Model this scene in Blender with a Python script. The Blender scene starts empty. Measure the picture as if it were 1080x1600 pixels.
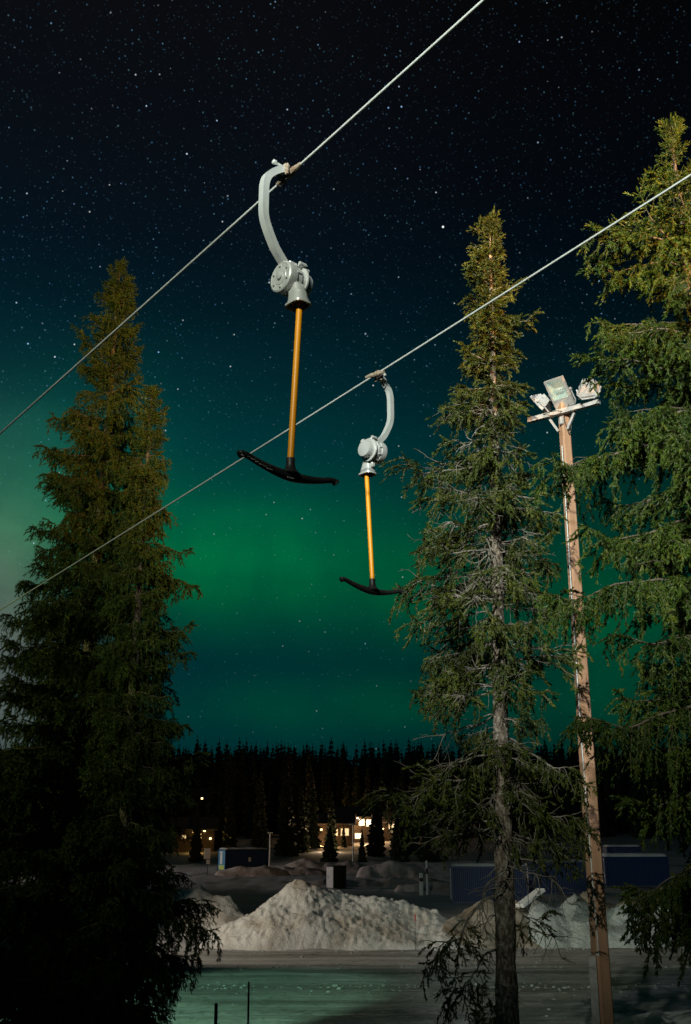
import bpy, math, random
import numpy as np
from mathutils import Vector, Matrix, noise

SC = bpy.context.scene
COL = SC.collection
R = math.radians
PI = math.pi
rnd = random.Random(11)

# ------------------------------------------------------------------ camera
F = 1555.6                     # focal length in photo pixels (35 mm on a 36 mm tall frame)
PITCH = math.atan(500.0 / F)
CP, SP = math.cos(PITCH), math.sin(PITCH)
CAM = Vector((0, 0, 5.0))
cd = bpy.data.cameras.new('camera')
cam = bpy.data.objects.new('camera', cd); COL.objects.link(cam)
cam.location = CAM; cam.rotation_euler = (PI / 2 + PITCH, 0, 0)
cd.sensor_fit = 'VERTICAL'; cd.sensor_height = 36; cd.sensor_width = 24; cd.lens = 35
cd.clip_start = 0.1; cd.clip_end = 6000
SC.camera = cam

def ray(px, py):
    xc, yc = (px - 540) / F, (800 - py) / F
    return Vector((xc, CP - yc * SP, SP + yc * CP))
def at(px, py, Y):             # the point of the place seen at that pixel, Y metres ahead
    d = ray(px, py); t = Y / d.y
    return Vector((d.x * t, Y, CAM.z + d.z * t))

# ------------------------------------------------------------------ ground heights
def sm(a, b, x):
    t = min(1, max(0, (x - a) / (b - a))); return t * t * (3 - 2 * t)
def gz(x, y):
    z = 3.3 * (1 - sm(1, 27, y))
    if y < 1: z += (1 - y) * 0.14
    z += 1.33 * sm(2.6, 5.0, x) * math.exp(-((y - 18) / 3.4) ** 2)
    z += 0.35 * sm(-2, -7, x) * math.exp(-((y - 16) / 6) ** 2)
    if y > 130: z += 0.05 * (y - 130)
    if y > 205: z += 0.075 * (min(y, 420) - 205)
    return z

# ------------------------------------------------------------------ object helpers
def link(name, me, mat=None, parent=None, loc=None, smooth=False):
    o = bpy.data.objects.new(name, me); COL.objects.link(o)
    if mat is not None: me.materials.append(mat)
    if parent is not None: o.parent = parent
    if loc is not None: o.location = loc
    if smooth: me.polygons.foreach_set('use_smooth', [True] * len(me.polygons))
    return o
def tag(o, label=None, cat=None, group=None, kind=None):
    if label: o['label'] = label
    if cat: o['category'] = cat
    if group: o['group'] = group
    if kind: o['kind'] = kind
    return o
def thing(name, label, cat, loc=(0, 0, 0), rz=0, group=None):
    o = bpy.data.objects.new(name, None); COL.objects.link(o)
    o.location = loc; o.rotation_euler = (0, 0, rz); o.empty_display_size = .2
    return tag(o, label, cat, group)
def copy_tree(o, parent=None):
    c = o.copy(); COL.objects.link(c); c.parent = parent
    for ch in list(o.children): copy_tree(ch, c)
    return c

class MB:
    """collects shapes into one mesh"""
    def __init__(s): s.v = []; s.f = []
    def add(s, vs, fs):
        n = len(s.v); s.v += [tuple(v) for v in vs]; s.f += [tuple(i + n for i in f) for f in fs]; return s
    def box(s, c, size, M=None, bev=0.0):
        x, y, z = [k / 2 for k in size]; b = min(bev, x * .9, y * .9, z * .9)
        if b <= 0:
            vs = [Vector((i, j, k)) for i in (-x, x) for j in (-y, y) for k in (-z, z)]
            fs = [(0, 1, 3, 2), (4, 6, 7, 5), (0, 4, 5, 1), (2, 3, 7, 6), (0, 2, 6, 4), (1, 5, 7, 3)]
        else:
            ring = lambda zz, q: [Vector(p + (zz,)) for p in ((-x + q, -y), (x - q, -y), (x, -y + q), (x, y - q), (x - q, y), (-x + q, y), (-x, y - q), (-x, -y + q))]
            def ins(zz): return [Vector((max(-x + b, min(x - b, p.x)), max(-y + b, min(y - b, p.y)), zz)) for p in ring(0, b)]
            vs = ins(-z) + ring(-z + b, b) + ring(z - b, b) + ins(z)
            fs = [tuple(reversed(range(8)))] + [tuple(24 + i for i in range(8))]
            for l in range(3):
                for i in range(8):
                    j = (i + 1) % 8; fs.append((l * 8 + i, l * 8 + j, (l + 1) * 8 + j, (l + 1) * 8 + i))
        if M is not None: vs = [M @ v for v in vs]
        return s.add([Vector(c) + v for v in vs], fs)
    def tube(s, pts, rad, n=8, cap=True, up=None, rot=0.0):
        pts = [Vector(p) for p in pts]; m = len(pts)
        rad = list(rad) if hasattr(rad, '__len__') else [rad] * m
        t0 = (pts[1] - pts[0]).normalized()
        u = Vector(up) if up is not None else (Vector((0, 0, 1)) if abs(t0.z) < .9 else Vector((1, 0, 0)))
        vs = []; fs = []
        for i, p in enumerate(pts):
            t = (pts[min(i + 1, m - 1)] - pts[max(i - 1, 0)]).normalized()
            u = (u - t * u.dot(t)).normalized(); w = t.cross(u)
            for k in range(n):
                a = 2 * PI * k / n + rot; vs.append(p + (u * math.cos(a) + w * math.sin(a)) * rad[i])
        for i in range(m - 1):
            for k in range(n):
                j = (k + 1) % n; fs.append((i * n + k, i * n + j, (i + 1) * n + j, (i + 1) * n + k))
        if cap: fs += [tuple(reversed(range(n))), tuple((m - 1) * n + k for k in range(n))]
        return s.add(vs, fs)
    def lathe(s, prof, c, axis, n=32):     # prof: (distance along axis, radius)
        ax = Vector(axis).normalized(); u = ax.orthogonal().normalized(); w = ax.cross(u); c = Vector(c)
        vs = []; fs = []; m = len(prof)
        for h, r in prof:
            for k in range(n):
                a = 2 * PI * k / n; vs.append(c + ax * h + (u * math.cos(a) + w * math.sin(a)) * max(r, 1e-4))
        for i in range(m - 1):
            for k in range(n):
                j = (k + 1) % n; fs.append((i * n + k, i * n + j, (i + 1) * n + j, (i + 1) * n + k))
        fs += [tuple(reversed(range(n))), tuple((m - 1) * n + k for k in range(n))]
        return s.add(vs, fs)
    def mesh(s, name):
        me = bpy.data.meshes.new(name); me.from_pydata(s.v, [], s.f); me.update(); return me
    def build(s, name, mat, parent=None, loc=None, smooth=False, auto=None):
        me = s.mesh(name); o = link(name, me, mat, parent, loc, smooth or auto is not None)
        if auto is not None: me.set_sharp_from_angle(angle=R(auto))
        return o

def np_mesh(name, V, faces, k):
    """V (n,3) float array, faces (m,k) int array"""
    me = bpy.data.meshes.new(name)
    me.vertices.add(len(V)); me.vertices.foreach_set('co', np.ascontiguousarray(V, dtype=np.float32).ravel())
    m = len(faces); me.loops.add(m * k); me.polygons.add(m)
    me.loops.foreach_set('vertex_index', np.ascontiguousarray(faces, dtype=np.int32).ravel())
    me.polygons.foreach_set('loop_start', np.arange(0, m * k, k, dtype=np.int32))
    me.update(calc_edges=True); me.validate(); return me

# ------------------------------------------------------------------ materials
class NT:
    def __init__(s, tree): s.t = tree
    def n(s, typ, **kw):
        nd = s.t.nodes.new(typ)
        for k, v in kw.items():
            if k == 'inp':
                for kk, vv in v.items():
                    if isinstance(vv, bpy.types.NodeSocket): s.t.links.new(vv, nd.inputs[kk])
                    else: nd.inputs[kk].default_value = vv
            else: setattr(nd, k, v)
        return nd
    def m(s, op, a, b=0.0, c=None, clamp=False):
        nd = s.n('ShaderNodeMath', operation=op, use_clamp=clamp)
        for i, v in enumerate((a, b, c)):
            if v is None: continue
            if isinstance(v, bpy.types.NodeSocket): s.t.links.new(v, nd.inputs[i])
            else: nd.inputs[i].default_value = v
        return nd.outputs[0]
    def ramp(s, fac, stops, interp='LINEAR'):
        nd = s.n('ShaderNodeValToRGB'); cr = nd.color_ramp; cr.interpolation = interp
        while len(cr.elements) < len(stops): cr.elements.new(0.5)
        for e, (p, c) in zip(cr.elements, stops):
            e.position = p; e.color = (c[0], c[1], c[2], 1) if hasattr(c, '__len__') else (c, c, c, 1)
        s.t.links.new(fac, nd.inputs[0]); return nd.outputs[0]
    def noise(s, vec, scale, detail=4, rough=.55, out=0):
        nd = s.n('ShaderNodeTexNoise', inp={'Scale': scale, 'Detail': detail, 'Roughness': rough})
        if vec is not None: s.t.links.new(vec, nd.inputs['Vector'])
        return nd.outputs[out]
    def mapping(s, vec, scale=(1, 1, 1), rot=(0, 0, 0)):
        nd = s.n('ShaderNodeMapping', inp={'Scale': scale, 'Rotation': rot}); s.t.links.new(vec, nd.inputs['Vector']); return nd.outputs[0]
    def mix(s, fac, a, b, blend='MIX'):
        nd = s.n('ShaderNodeMix', data_type='RGBA', blend_type=blend)
        for i, v in ((0, fac), (6, a), (7, b)):
            if isinstance(v, bpy.types.NodeSocket): s.t.links.new(v, nd.inputs[i])
            else: nd.inputs[i].default_value = v if i == 0 else ((*v, 1) if len(v) == 3 else v)
        return nd.outputs[2]
    def bump(s, h, strength=.3, dist=.02):
        nd = s.n('ShaderNodeBump', inp={'Strength': strength, 'Distance': dist}); s.t.links.new(h, nd.inputs['Height']); return nd.outputs[0]

def mat(name, build):
    m = bpy.data.materials.new(name); m.use_nodes = True
    t = m.node_tree; b = t.nodes['Principled BSDF']; nt = NT(t)
    tc = t.nodes.new('ShaderNodeTexCoord')
    build(nt, b, tc, lambda sock, v: t.links.new(v, b.inputs[sock]) if isinstance(v, bpy.types.NodeSocket) else setattr(b.inputs[sock], 'default_value', v))
    return m
def flecked(name, c1, c2, scale=8, rough=.6, metal=0.0, bump=0.0, bscale=None, bdist=.005):
    def bld(nt, b, tc, S):
        v = tc.outputs['Object']
        f = nt.ramp(nt.noise(v, scale, 6, .62), [(.35, 0), (.68, 1)])
        S('Base Color', nt.mix(f, c1, c2)); S('Metallic', metal)
        S('Roughness', nt.m('ADD', rough - .08, nt.m('MULTIPLY', nt.noise(v, scale * 2.3), .16)))
        if bump: S('Normal', nt.bump(nt.noise(v, bscale or scale * 3, 5), bump, bdist))
    return mat(name, bld)
def emitter(name, col, strength, var=0.0, scale=3.0):
    def bld(nt, b, tc, S):
        S('Base Color', (.3, .3, .3, 1)); S('Emission Color', (*col, 1)); S('Emission Strength', strength)
        if var:
            f = nt.noise(tc.outputs['Object'], scale, 3)
            S('Emission Strength', nt.m('MULTIPLY', nt.m('ADD', 1 - var, nt.m('MULTIPLY', f, 2 * var)), strength))
    return mat(name, bld)

def needles(name, c1, c2, c3):
    def bld(nt, b, tc, S):
        v = tc.outputs['Object']
        f = nt.noise(v, 1.7, 3); g = nt.noise(v, 9, 2)
        col = nt.mix(nt.ramp(f, [(.38, 0), (.62, 1)]), c1, c2)
        col = nt.mix(nt.ramp(g, [(.55, 0), (.72, 1)]), col, c3)
        S('Base Color', col); S('Roughness', .55); S('Specular IOR Level', .35)
    return mat(name, bld)
M = {}
M['needles'] = needles('spruce_needles', (.028, .056, .007), (.058, .096, .008), (.14, .15, .012))
M['needles_thin'] = needles('old_spruce_needles', (.038, .054, .009), (.068, .088, .009), (.15, .14, .014))
M['needles_dark'] = needles('distant_needles', (.014, .022, .010), (.022, .032, .012), (.03, .036, .014))
def bark(name, c1, c2, c3):
    def bld(nt, b, tc, S):
        v = tc.outputs['Object']
        vo = nt.n('ShaderNodeTexVoronoi', feature='F1', inp={'Scale': 26.0}); nt.t.links.new(nt.mapping(v, (1, 1, .45)), vo.inputs['Vector'])
        f = nt.noise(v, 14, 8, .7)
        col = nt.mix(nt.ramp(vo.outputs['Distance'], [(.15, 1), (.6, 0)]), c1, c2)
        col = nt.mix(nt.ramp(f, [(.52, 0), (.66, 1)]), col, c3)
        S('Base Color', col); S('Roughness', .9); S('Specular IOR Level', .2)
        S('Normal', nt.bump(nt.m('SUBTRACT', f, vo.outputs['Distance']), .9, .02))
    return mat(name, bld)
M['bark'] = bark('spruce_bark', (.06, .045, .034), (.17, .13, .10), (.28, .25, .21))
M['bark_pale'] = bark('pale_flaking_bark', (.12, .09, .07), (.34, .27, .22), (.5, .45, .39))
M['twig'] = flecked('twig_wood', (.10, .075, .05), (.20, .16, .12), 12, .85)
M['twig_dead'] = flecked('dead_lichen_twigs', (.15, .12, .095), (.33, .29, .245), 9, .9)

def snow_mat(name, dirt, clean=(.78, .79, .80), lo=.5, hi=.75, sc=1.0, bstr=.5):
    def bld(nt, b, tc, S):
        v = tc.outputs['Object']
        d = nt.ramp(nt.noise(nt.mapping(v, (1, 1, 1.6)), .55 * sc, 8, .62), [(lo, 0), (hi, 1)])
        sp = nt.ramp(nt.noise(v, 6 * sc, 6, .7), [(.56, 0), (.7, 1)])
        col = nt.mix(nt.m('MULTIPLY', d, .8), clean, dirt)
        col = nt.mix(nt.m('MULTIPLY', sp, nt.m('ADD', nt.m('MULTIPLY', d, .6), .18)), col, tuple(k * .6 for k in dirt))
        S('Base Color', col); S('Roughness', .8); S('Specular IOR Level', .25)
        h = nt.m('ADD', nt.noise(v, 2.3 * sc, 10, .65), nt.m('MULTIPLY', nt.noise(v, 17 * sc, 4, .6), .25))
        S('Normal', nt.bump(h, bstr, .22))
    return mat(name, bld)
M['snow'] = snow_mat('ploughed_snow', (.34, .25, .15), (.74, .74, .72), .47, .72, .8, .6)
M['snow_ice'] = snow_mat('icy_snow', (.22, .25, .24), (.60, .66, .66), .4, .66, 1.0, .8)
M['snow_dirty'] = snow_mat('dirty_snow', (.20, .15, .10), (.50, .45, .38), .34, .62, 1.2, .7)
M['snow_pink'] = snow_mat('sodium_tinted_snow', (.3, .21, .18), (.60, .55, .53), .4, .7, .5, .5)  # pink of the sodium light is put into this snow colour
M['snow_roof'] = snow_mat('roof_snow', (.6, .6, .6), (.8, .8, .8), .5, .9, 1, .2)
def ground_bld(nt, b, tc, S):
    v = tc.outputs['Object']
    d = nt.ramp(nt.noise(v, .12, 8, .6), [(.4, 0), (.7, 1)])
    sp = nt.ramp(nt.noise(v, 3.2, 8, .72), [(.56, 0), (.72, 1)])
    col = nt.mix(nt.m('MULTIPLY', d, .6), (.46, .46, .47), (.26, .23, .2))
    col = nt.mix(nt.m('MULTIPLY', sp, .4), col, (.16, .14, .12))
    S('Base Color', col); S('Roughness', .85); S('Specular IOR Level', .2)
    h = nt.m('ADD', nt.noise(v, .9, 8, .6), nt.m('MULTIPLY', nt.noise(v, 9, 5, .7), .3))
    S('Normal', nt.bump(h, .55, .2))
M['ground'] = mat('trodden_snow', ground_bld)
def road_bld(nt, b, tc, S):
    v = tc.outputs['Object']
    wob = nt.m('MULTIPLY', nt.noise(v, .08, 3), 1.6)
    mp = nt.mapping(v, (.035, 1.0, 1), (0, 0, R(-2)))
    add = nt.n('ShaderNodeVectorMath', operation='ADD'); nt.t.links.new(mp, add.inputs[0])
    cx = nt.n('ShaderNodeCombineXYZ'); nt.t.links.new(wob, cx.inputs[1]); nt.t.links.new(cx.outputs[0], add.inputs[1])
    s1 = nt.ramp(nt.noise(add.outputs[0], 1.1, 9, .68), [(.36, 0), (.62, 1)])
    s2 = nt.ramp(nt.noise(nt.mapping(v, (.12, 1.6, 1)), 2.6, 8, .72), [(.45, 0), (.7, 1)])
    cr = nt.ramp(nt.noise(v, 4.5, 8, .75), [(.5, 0), (.68, 1)])
    col = nt.mix(s1, (.50, .50, .49), (.25, .235, .21))
    col = nt.mix(nt.m('MULTIPLY', s2, .5), col, (.58, .58, .57))
    col = nt.mix(nt.m('MULTIPLY', cr, nt.m('ADD', .15, nt.m('MULTIPLY', s1, .6))), col, (.09, .085, .08))
    S('Base Color', col); S('Roughness', .7); S('Specular IOR Level', .3)
    h = nt.m('ADD', nt.m('MULTIPLY', s1, .6), nt.m('ADD', nt.m('MULTIPLY', s2, .4), nt.m('MULTIPLY', cr, .5)))
    S('Normal', nt.bump(h, .75, .09))
M['road'] = mat('packed_snow_road', road_bld)

M['galv'] = flecked('galvanised_steel', (.45, .46, .45), (.53, .54, .52), 9, .36, .25)
M['cast'] = flecked('painted_cast_metal', (.46, .46, .45), (.54, .54, .525), 10, .36, .25)
M['cable'] = flecked('greased_steel_cable', (.34, .35, .335), (.46, .47, .45), 30, .5, .1)
M['rust'] = flecked('rusty_grip_metal', (.16, .09, .045), (.38, .33, .27), 28, .7, .2)
M['dark_metal'] = flecked('dark_steel', (.03, .028, .026), (.08, .07, .06), 20, .6, .3)
M['orange'] = flecked('orange_painted_rod', (.82, .30, .004), (.88, .33, .005), 5, .42, 0)
M['rubber'] = flecked('black_rubber', (.010, .010, .011), (.022, .021, .021), 12, .48)
M['marks'] = flecked('worn_white_marks', (.2, .17, .15), (.7, .66, .62), 24, .6)
M['blue'] = flecked('blue_container_paint', (.002, .020, .085), (.003, .027, .115), 2.5, .5, 0)
M['cyan'] = flecked('turquoise_panel', (.02, .23, .42), (.03, .28, .5), 2, .5)
M['white'] = flecked('white_paint', (.62, .65, .66), (.78, .80, .80), 3, .5)
M['lime'] = flecked('yellow_green_paint', (.4, .55, .1), (.5, .62, .14), 3, .5)
M['dark'] = flecked('dark_cladding', (.02, .02, .022), (.035, .034, .035), 3, .7)
M['red'] = flecked('red_reflector', (.5, .03, .02), (.6, .05, .03), 5, .4)
M['lampgrey'] = flecked('aged_lamp_housing', (.38, .34, .33), (.56, .53, .52), 11, .55, .1, .1, 30, .002)
M['reflector'] = flecked('lamp_reflector', (.50, .62, .56), (.66, .76, .70), 30, .35, .2)
M['tubeglow'] = flecked('frosted_lamp_tube', (.75, .8, .78), (.88, .9, .88), 20, .2)
def glass_bld(nt, b, tc, S):
    S('Base Color', (.7, .8, .76, 1)); S('Roughness', .12); S('Alpha', .22); S('Specular IOR Level', .6)
M['glass'] = mat('lamp_glass', glass_bld)
def pole_bld(nt, b, tc, S):
    v = tc.outputs['Object']
    g = nt.ramp(nt.noise(nt.mapping(v, (9, 9, .35)), 3, 8, .65), [(.35, 0), (.7, 1)])
    kn = nt.ramp(nt.noise(nt.mapping(v, (1, 1, .8)), 4.5, 2), [(.62, 0), (.72, 1)])
    col = nt.mix(g, (.43, .23, .14), (.54, .315, .205))
    col = nt.mix(nt.m('MULTIPLY', kn, .55), col, (.26, .12, .05))
    S('Base Color', col); S('Roughness', .75); S('Specular IOR Level', .25)
    S('Normal', nt.bump(g, .25, .004))
M['pole'] = mat('weathered_pole_timber', pole_bld)
M['cabin'] = flecked('dark_cabin_timber', (.022, .014, .010), (.04, .024, .015), 1.2, .8)
M['cabin_roof'] = flecked('roof_felt', (.05, .045, .045), (.08, .075, .07), 1.2, .8)
M['window'] = emitter('lit_window', (1.0, .70, .36), 1.1, .5, 2.5)
M['window_white'] = emitter('bright_lit_window', (1.0, .84, .62), 2.6, .6, 1.4)
M['bulb'] = emitter('sodium_bulb', (1.0, .62, .25), 6)
M['bulb_white'] = emitter('white_bulb', (1.0, .92, .8), 7)

# ------------------------------------------------------------------ sky: aurora, stars and a painted lamp glow
def lin(c): return tuple((k / 255 / 12.92) if k / 255 <= .04045 else ((k / 255 + .055) / 1.055) ** 2.4 for k in c)
W = bpy.data.worlds.new('World'); SC.world = W; W.use_nodes = True
wt = W.node_tree; wn = NT(wt); bg = wt.nodes['Background']
tc = wt.nodes.new('ShaderNodeTexCoord'); dirv = tc.outputs['Generated']
sep = wt.nodes.new('ShaderNodeSeparateXYZ'); wt.links.new(dirv, sep.inputs[0])
EL = wn.m('ARCSINE', sep.outputs[2]); AZ = wn.m('ARCTAN2', sep.outputs[0], sep.outputs[1])
def azel(px, py):
    d = ray(px, py).normalized(); return math.atan2(d.x, d.y), math.asin(d.z)
E0, E1 = R(0), R(50)
efac = wn.m('DIVIDE', wn.m('SUBTRACT', EL, E0), E1 - E0, clamp=True)
def eh(py): return min(1, max(0, (azel(540, py)[1] - E0) / (E1 - E0)))
stops = [(1240, (0, 38, 44)), (1120, (0, 45, 46)), (1040, (0, 41, 46)), (930, (0, 52, 46)), (800, (0, 60, 54)), (700, (0, 50, 53)),
         (600, (1, 36, 43)), (500, (2, 24, 33)), (400, (4, 16, 25)), (300, (7, 13, 20)), (150, (8, 11, 16)), (0, (9, 10, 13))]
base = wn.ramp(efac, [(eh(p), lin(c)) for p, c in stops])
warp = wn.noise(wn.mapping(dirv, (2.2, 2.2, 5)), 1.6, 3)
AZw = wn.m('ADD', AZ, wn.m('MULTIPLY', wn.m('SUBTRACT', warp, .5), .22))
ELw = wn.m('ADD', EL, wn.m('MULTIPLY', wn.m('SUBTRACT', wn.noise(dirv, 2.6, 3), .5), .07))
acc = None
def blob(px, py, sx, sy, col, rot=0.0, warpd=True, amp=1.0):
    global acc
    a, e = azel(px, py); A = wn.m('SUBTRACT', AZw if warpd else AZ, a); E = wn.m('SUBTRACT', ELw if warpd else EL, e)
    c, s = math.cos(R(rot)), math.sin(R(rot))
    u = wn.m('ADD', wn.m('MULTIPLY', A, c), wn.m('MULTIPLY', E, s)); v = wn.m('SUBTRACT', wn.m('MULTIPLY', E, c), wn.m('MULTIPLY', A, s))
    u = wn.m('DIVIDE', u, sx / F); v = wn.m('DIVIDE', v, sy / F)
    g = wn.m('EXPONENT', wn.m('MULTIPLY', wn.m('ADD', wn.m('MULTIPLY', u, u), wn.m('MULTIPLY', v, v)), -1.0))
    nd = wn.n('ShaderNodeVectorMath', operation='SCALE'); nd.inputs[0].default_value = [k * amp for k in col]; wt.links.new(g, nd.inputs[3])
    if acc is None: acc = nd.outputs[0]
    else:
        ad = wn.n('ShaderNodeVectorMath', operation='ADD'); wt.links.new(acc, ad.inputs[0]); wt.links.new(nd.outputs[0], ad.inputs[1]); acc = ad.outputs[0]
blob(350, 878, 280, 88, (0, .084, .011), -7)
blob(610, 905, 220, 75, (0, .022, .004), -10)
blob(40, 760, 210, 130, (.003, .055, .022), 20)
blob(560, 1100, 230, 42, (0, .026, .003), 3)
blob(930, 1010, 140, 150, (0, .040, .010))
blob(-10, 960, 110, 190, (.070, .062, .050), 12, False)  # grey haze of an unseen floodlight, painted into the sky colour
blob(-60, 1080, 130, 120, (.05, .05, .045), 0, False)  # lower part of the painted lamp haze
# faint upright rays and uneven patches in the aurora
rays = wn.ramp(wn.noise(wn.mapping(dirv, (9, 9, 1.1)), 1.5, 5, .6), [(.3, .74), (.7, 1.22)])
pat = wn.ramp(wn.noise(wn.mapping(dirv, (3, 3, 6)), 1.7, 5, .55), [(.3, .6), (.7, 1.35)])
for q in (rays, pat):
    nd_ = wn.n('ShaderNodeVectorMath', operation='SCALE'); wt.links.new(acc, nd_.inputs[0]); wt.links.new(q, nd_.inputs[3]); acc = nd_.outputs[0]
# darker to the upper right
sidef = wn.ramp(wn.m('DIVIDE', wn.m('ADD', AZ, R(20)), R(40), clamp=True), [(0, 1.15), (.45, 1.0), (.72, .66), (1, .45)])
base2 = wn.mix(1.0, base, sidef, 'MULTIPLY')
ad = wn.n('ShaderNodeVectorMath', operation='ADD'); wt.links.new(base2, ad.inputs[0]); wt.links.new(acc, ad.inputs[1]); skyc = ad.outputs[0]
def stars(scale, rad, power, gain, c1, c2, rot):
    vo = wn.n('ShaderNodeTexVoronoi', feature='F1', inp={'Scale': scale, 'Randomness': 1.0})
    wt.links.new(wn.mapping(dirv, (1, 1, 1), rot), vo.inputs['Vector'])
    sp = wt.nodes.new('ShaderNodeSeparateColor'); wt.links.new(vo.outputs['Color'], sp.inputs[0])
    f = wn.m('SUBTRACT', 1.0, wn.m('DIVIDE', vo.outputs['Distance'], rad), clamp=True)
    f = wn.m('MULTIPLY', wn.m('POWER', f, .8), wn.m('MULTIPLY', wn.m('POWER', sp.outputs[0], power), gain))
    col = wn.mix(sp.outputs[1], c1, c2)
    nd = wn.n('ShaderNodeVectorMath', operation='SCALE'); wt.links.new(col, nd.inputs[0]); wt.links.new(f, nd.inputs[3]); return nd.outputs[0]
fade = wn.ramp(efac, [(eh(1150), .35), (eh(900), .6), (eh(650), .85), (eh(450), 1)])
tot = skyc
patch = wn.ramp(wn.noise(dirv, 2.3, 3), [(.35, .55), (.65, 1.25)])
for args in ((175, .16, 1.6, .5, (.06, .22, .45), (.18, .4, .5), (.3, .2, .7)), (95, .088, 3.6, 1.3, (.25, .5, .9), (.9, .95, .9), (1.1, .4, .2)),
             (30, .038, 4.0, 2.4, (.5, .75, 1.0), (1, 1, .95), (.7, 1.9, .4)), (300, .24, 1.6, .14, (.05, .2, .4), (.2, .4, .45), (2.3, .9, .1))):
    st = stars(*args)
    s1 = wn.n('ShaderNodeVectorMath', operation='SCALE'); wt.links.new(st, s1.inputs[0]); wt.links.new(wn.m('MULTIPLY', fade, patch), s1.inputs[3])
    ad = wn.n('ShaderNodeVectorMath', operation='ADD'); wt.links.new(tot, ad.inputs[0]); wt.links.new(s1.outputs[0], ad.inputs[1]); tot = ad.outputs[0]
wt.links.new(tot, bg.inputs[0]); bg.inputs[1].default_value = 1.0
W.cycles.sampling_method = 'MANUAL'; W.cycles.sample_map_resolution = 256

# ------------------------------------------------------------------ lamps of the ski area and one added fill spot (behind and beside the camera)
def spot(name, loc, target, energy, col, deg, blend, size=.15):
    l = bpy.data.lights.new(name, 'SPOT'); l.energy = energy; l.color = col; l.spot_size = R(deg); l.spot_blend = blend; l.shadow_soft_size = size
    o = bpy.data.objects.new(name, l); COL.objects.link(o); o.location = loc
    o.rotation_euler = (Vector(target) - Vector(loc)).to_track_quat('-Z', 'Y').to_euler(); return o
def point(name, loc, energy, col, size=.15):
    l = bpy.data.lights.new(name, 'POINT'); l.energy = energy; l.color = col; l.shadow_soft_size = size
    o = bpy.data.objects.new(name, l); COL.objects.link(o); o.location = loc; return o
spot('slope_floodlight', (-6, -9, 15.5), (3.6, 11.5, 15.5), 27000, (.93, 1.0, .82), 61, .9, .10)
spot('sodium_floodlight', (8.5, -6.5, 13.5), (3.6, 12, 15.3), 52000, (1.0, .50, .14), 35, .8, .10)
spot('left_spruce_fill', (-25, 11, 13.0), (-5.8, 22, 12.8), 8500, (.88, 1.0, .42), 56, 1.0, .15)  # added unseen spot that fills the left spruces from the side
spot('road_floodlight', (-12.8, 22, 9), (-6.6, 31, 0), 6500, (.48, 1.0, .66), 39, .3, .12)
spot('lot_floodlight', (-22, 41, 9), (1.5, 51.5, 1.5), 10500, (1.0, .88, .70), 50, .5, .15)
spot('ground_floodlight', (-2.5, -6, 15), (13.5, 45, .5), 9500, (.90, 1.0, 1.0), 25, .3, .12)
spot('far_lot_floodlight', (-74, 126, 12), (-8, 122, 0), 48000, (1.0, .84, .76), 50, .6, .25)

# ------------------------------------------------------------------ setting: ground and road
def ground():
    ys = np.concatenate([np.linspace(-40, 10, 40), np.linspace(10.6, 60, 120), np.linspace(62, 240, 90), np.linspace(246, 430, 40), np.linspace(500, 3000, 12)])
    h = np.concatenate([np.linspace(0, 22, 62), np.linspace(23, 120, 60)[0:], np.linspace(140, 2500, 18)])
    xs = np.concatenate([-h[:0:-1], h])
    V = np.zeros((len(ys), len(xs), 3), np.float32)
    for i, y in enumerate(ys):
        for j, x in enumerate(xs):
            z = gz(x, y)
            n = noise.fractal(Vector((x * .35, y * .35, 2.0)), .8, 2.1, 4) if abs(x) < 130 and y < 240 else 0
            a = .12 if (y < 25 or y > 54) else .025
            if 47 < y < 150: a = .18
            V[i, j] = (x, y, z + n * a)
    nx = len(xs); idx = np.arange(len(ys) * nx).reshape(len(ys), nx)
    f = np.stack([idx[:-1, :-1], idx[:-1, 1:], idx[1:, 1:], idx[1:, :-1]], -1).reshape(-1, 4)
    o = link('ground', np_mesh('ground', V.reshape(-1, 3), f, 4), M['ground'], smooth=True)
    return tag(o, kind='structure')
ground()
def road():
    ys = np.linspace(27.5, 48.6, 230); xs = np.linspace(-60, 60, 361)
    V = np.zeros((len(ys), len(xs), 3), np.float32)
    for i, y in enumerate(ys):
        for j, x in enumerate(xs):
            n = noise.fractal(Vector((x * .03, y * 1.1, 5.0)), .8, 2.1, 4) * .05 + max(0, noise.fractal(Vector((x * .25, y * 2.2, 8)), .7, 2.1, 4)) * .05 + noise.fractal(Vector((x * 1.6, y * 1.6, 1)), .7, 2.1, 3) * .018
            V[i, j] = (x, y, gz(x, y) + .06 + n)
    nx = len(xs); idx = np.arange(len(ys) * nx).reshape(len(ys), nx)
    f = np.stack([idx[:-1, :-1], idx[:-1, 1:], idx[1:, 1:], idx[1:, :-1]], -1).reshape(-1, 4)
    return tag(link('road', np_mesh('road', V.reshape(-1, 3), f, 4), M['road'], smooth=True), kind='structure')
road()

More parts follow.
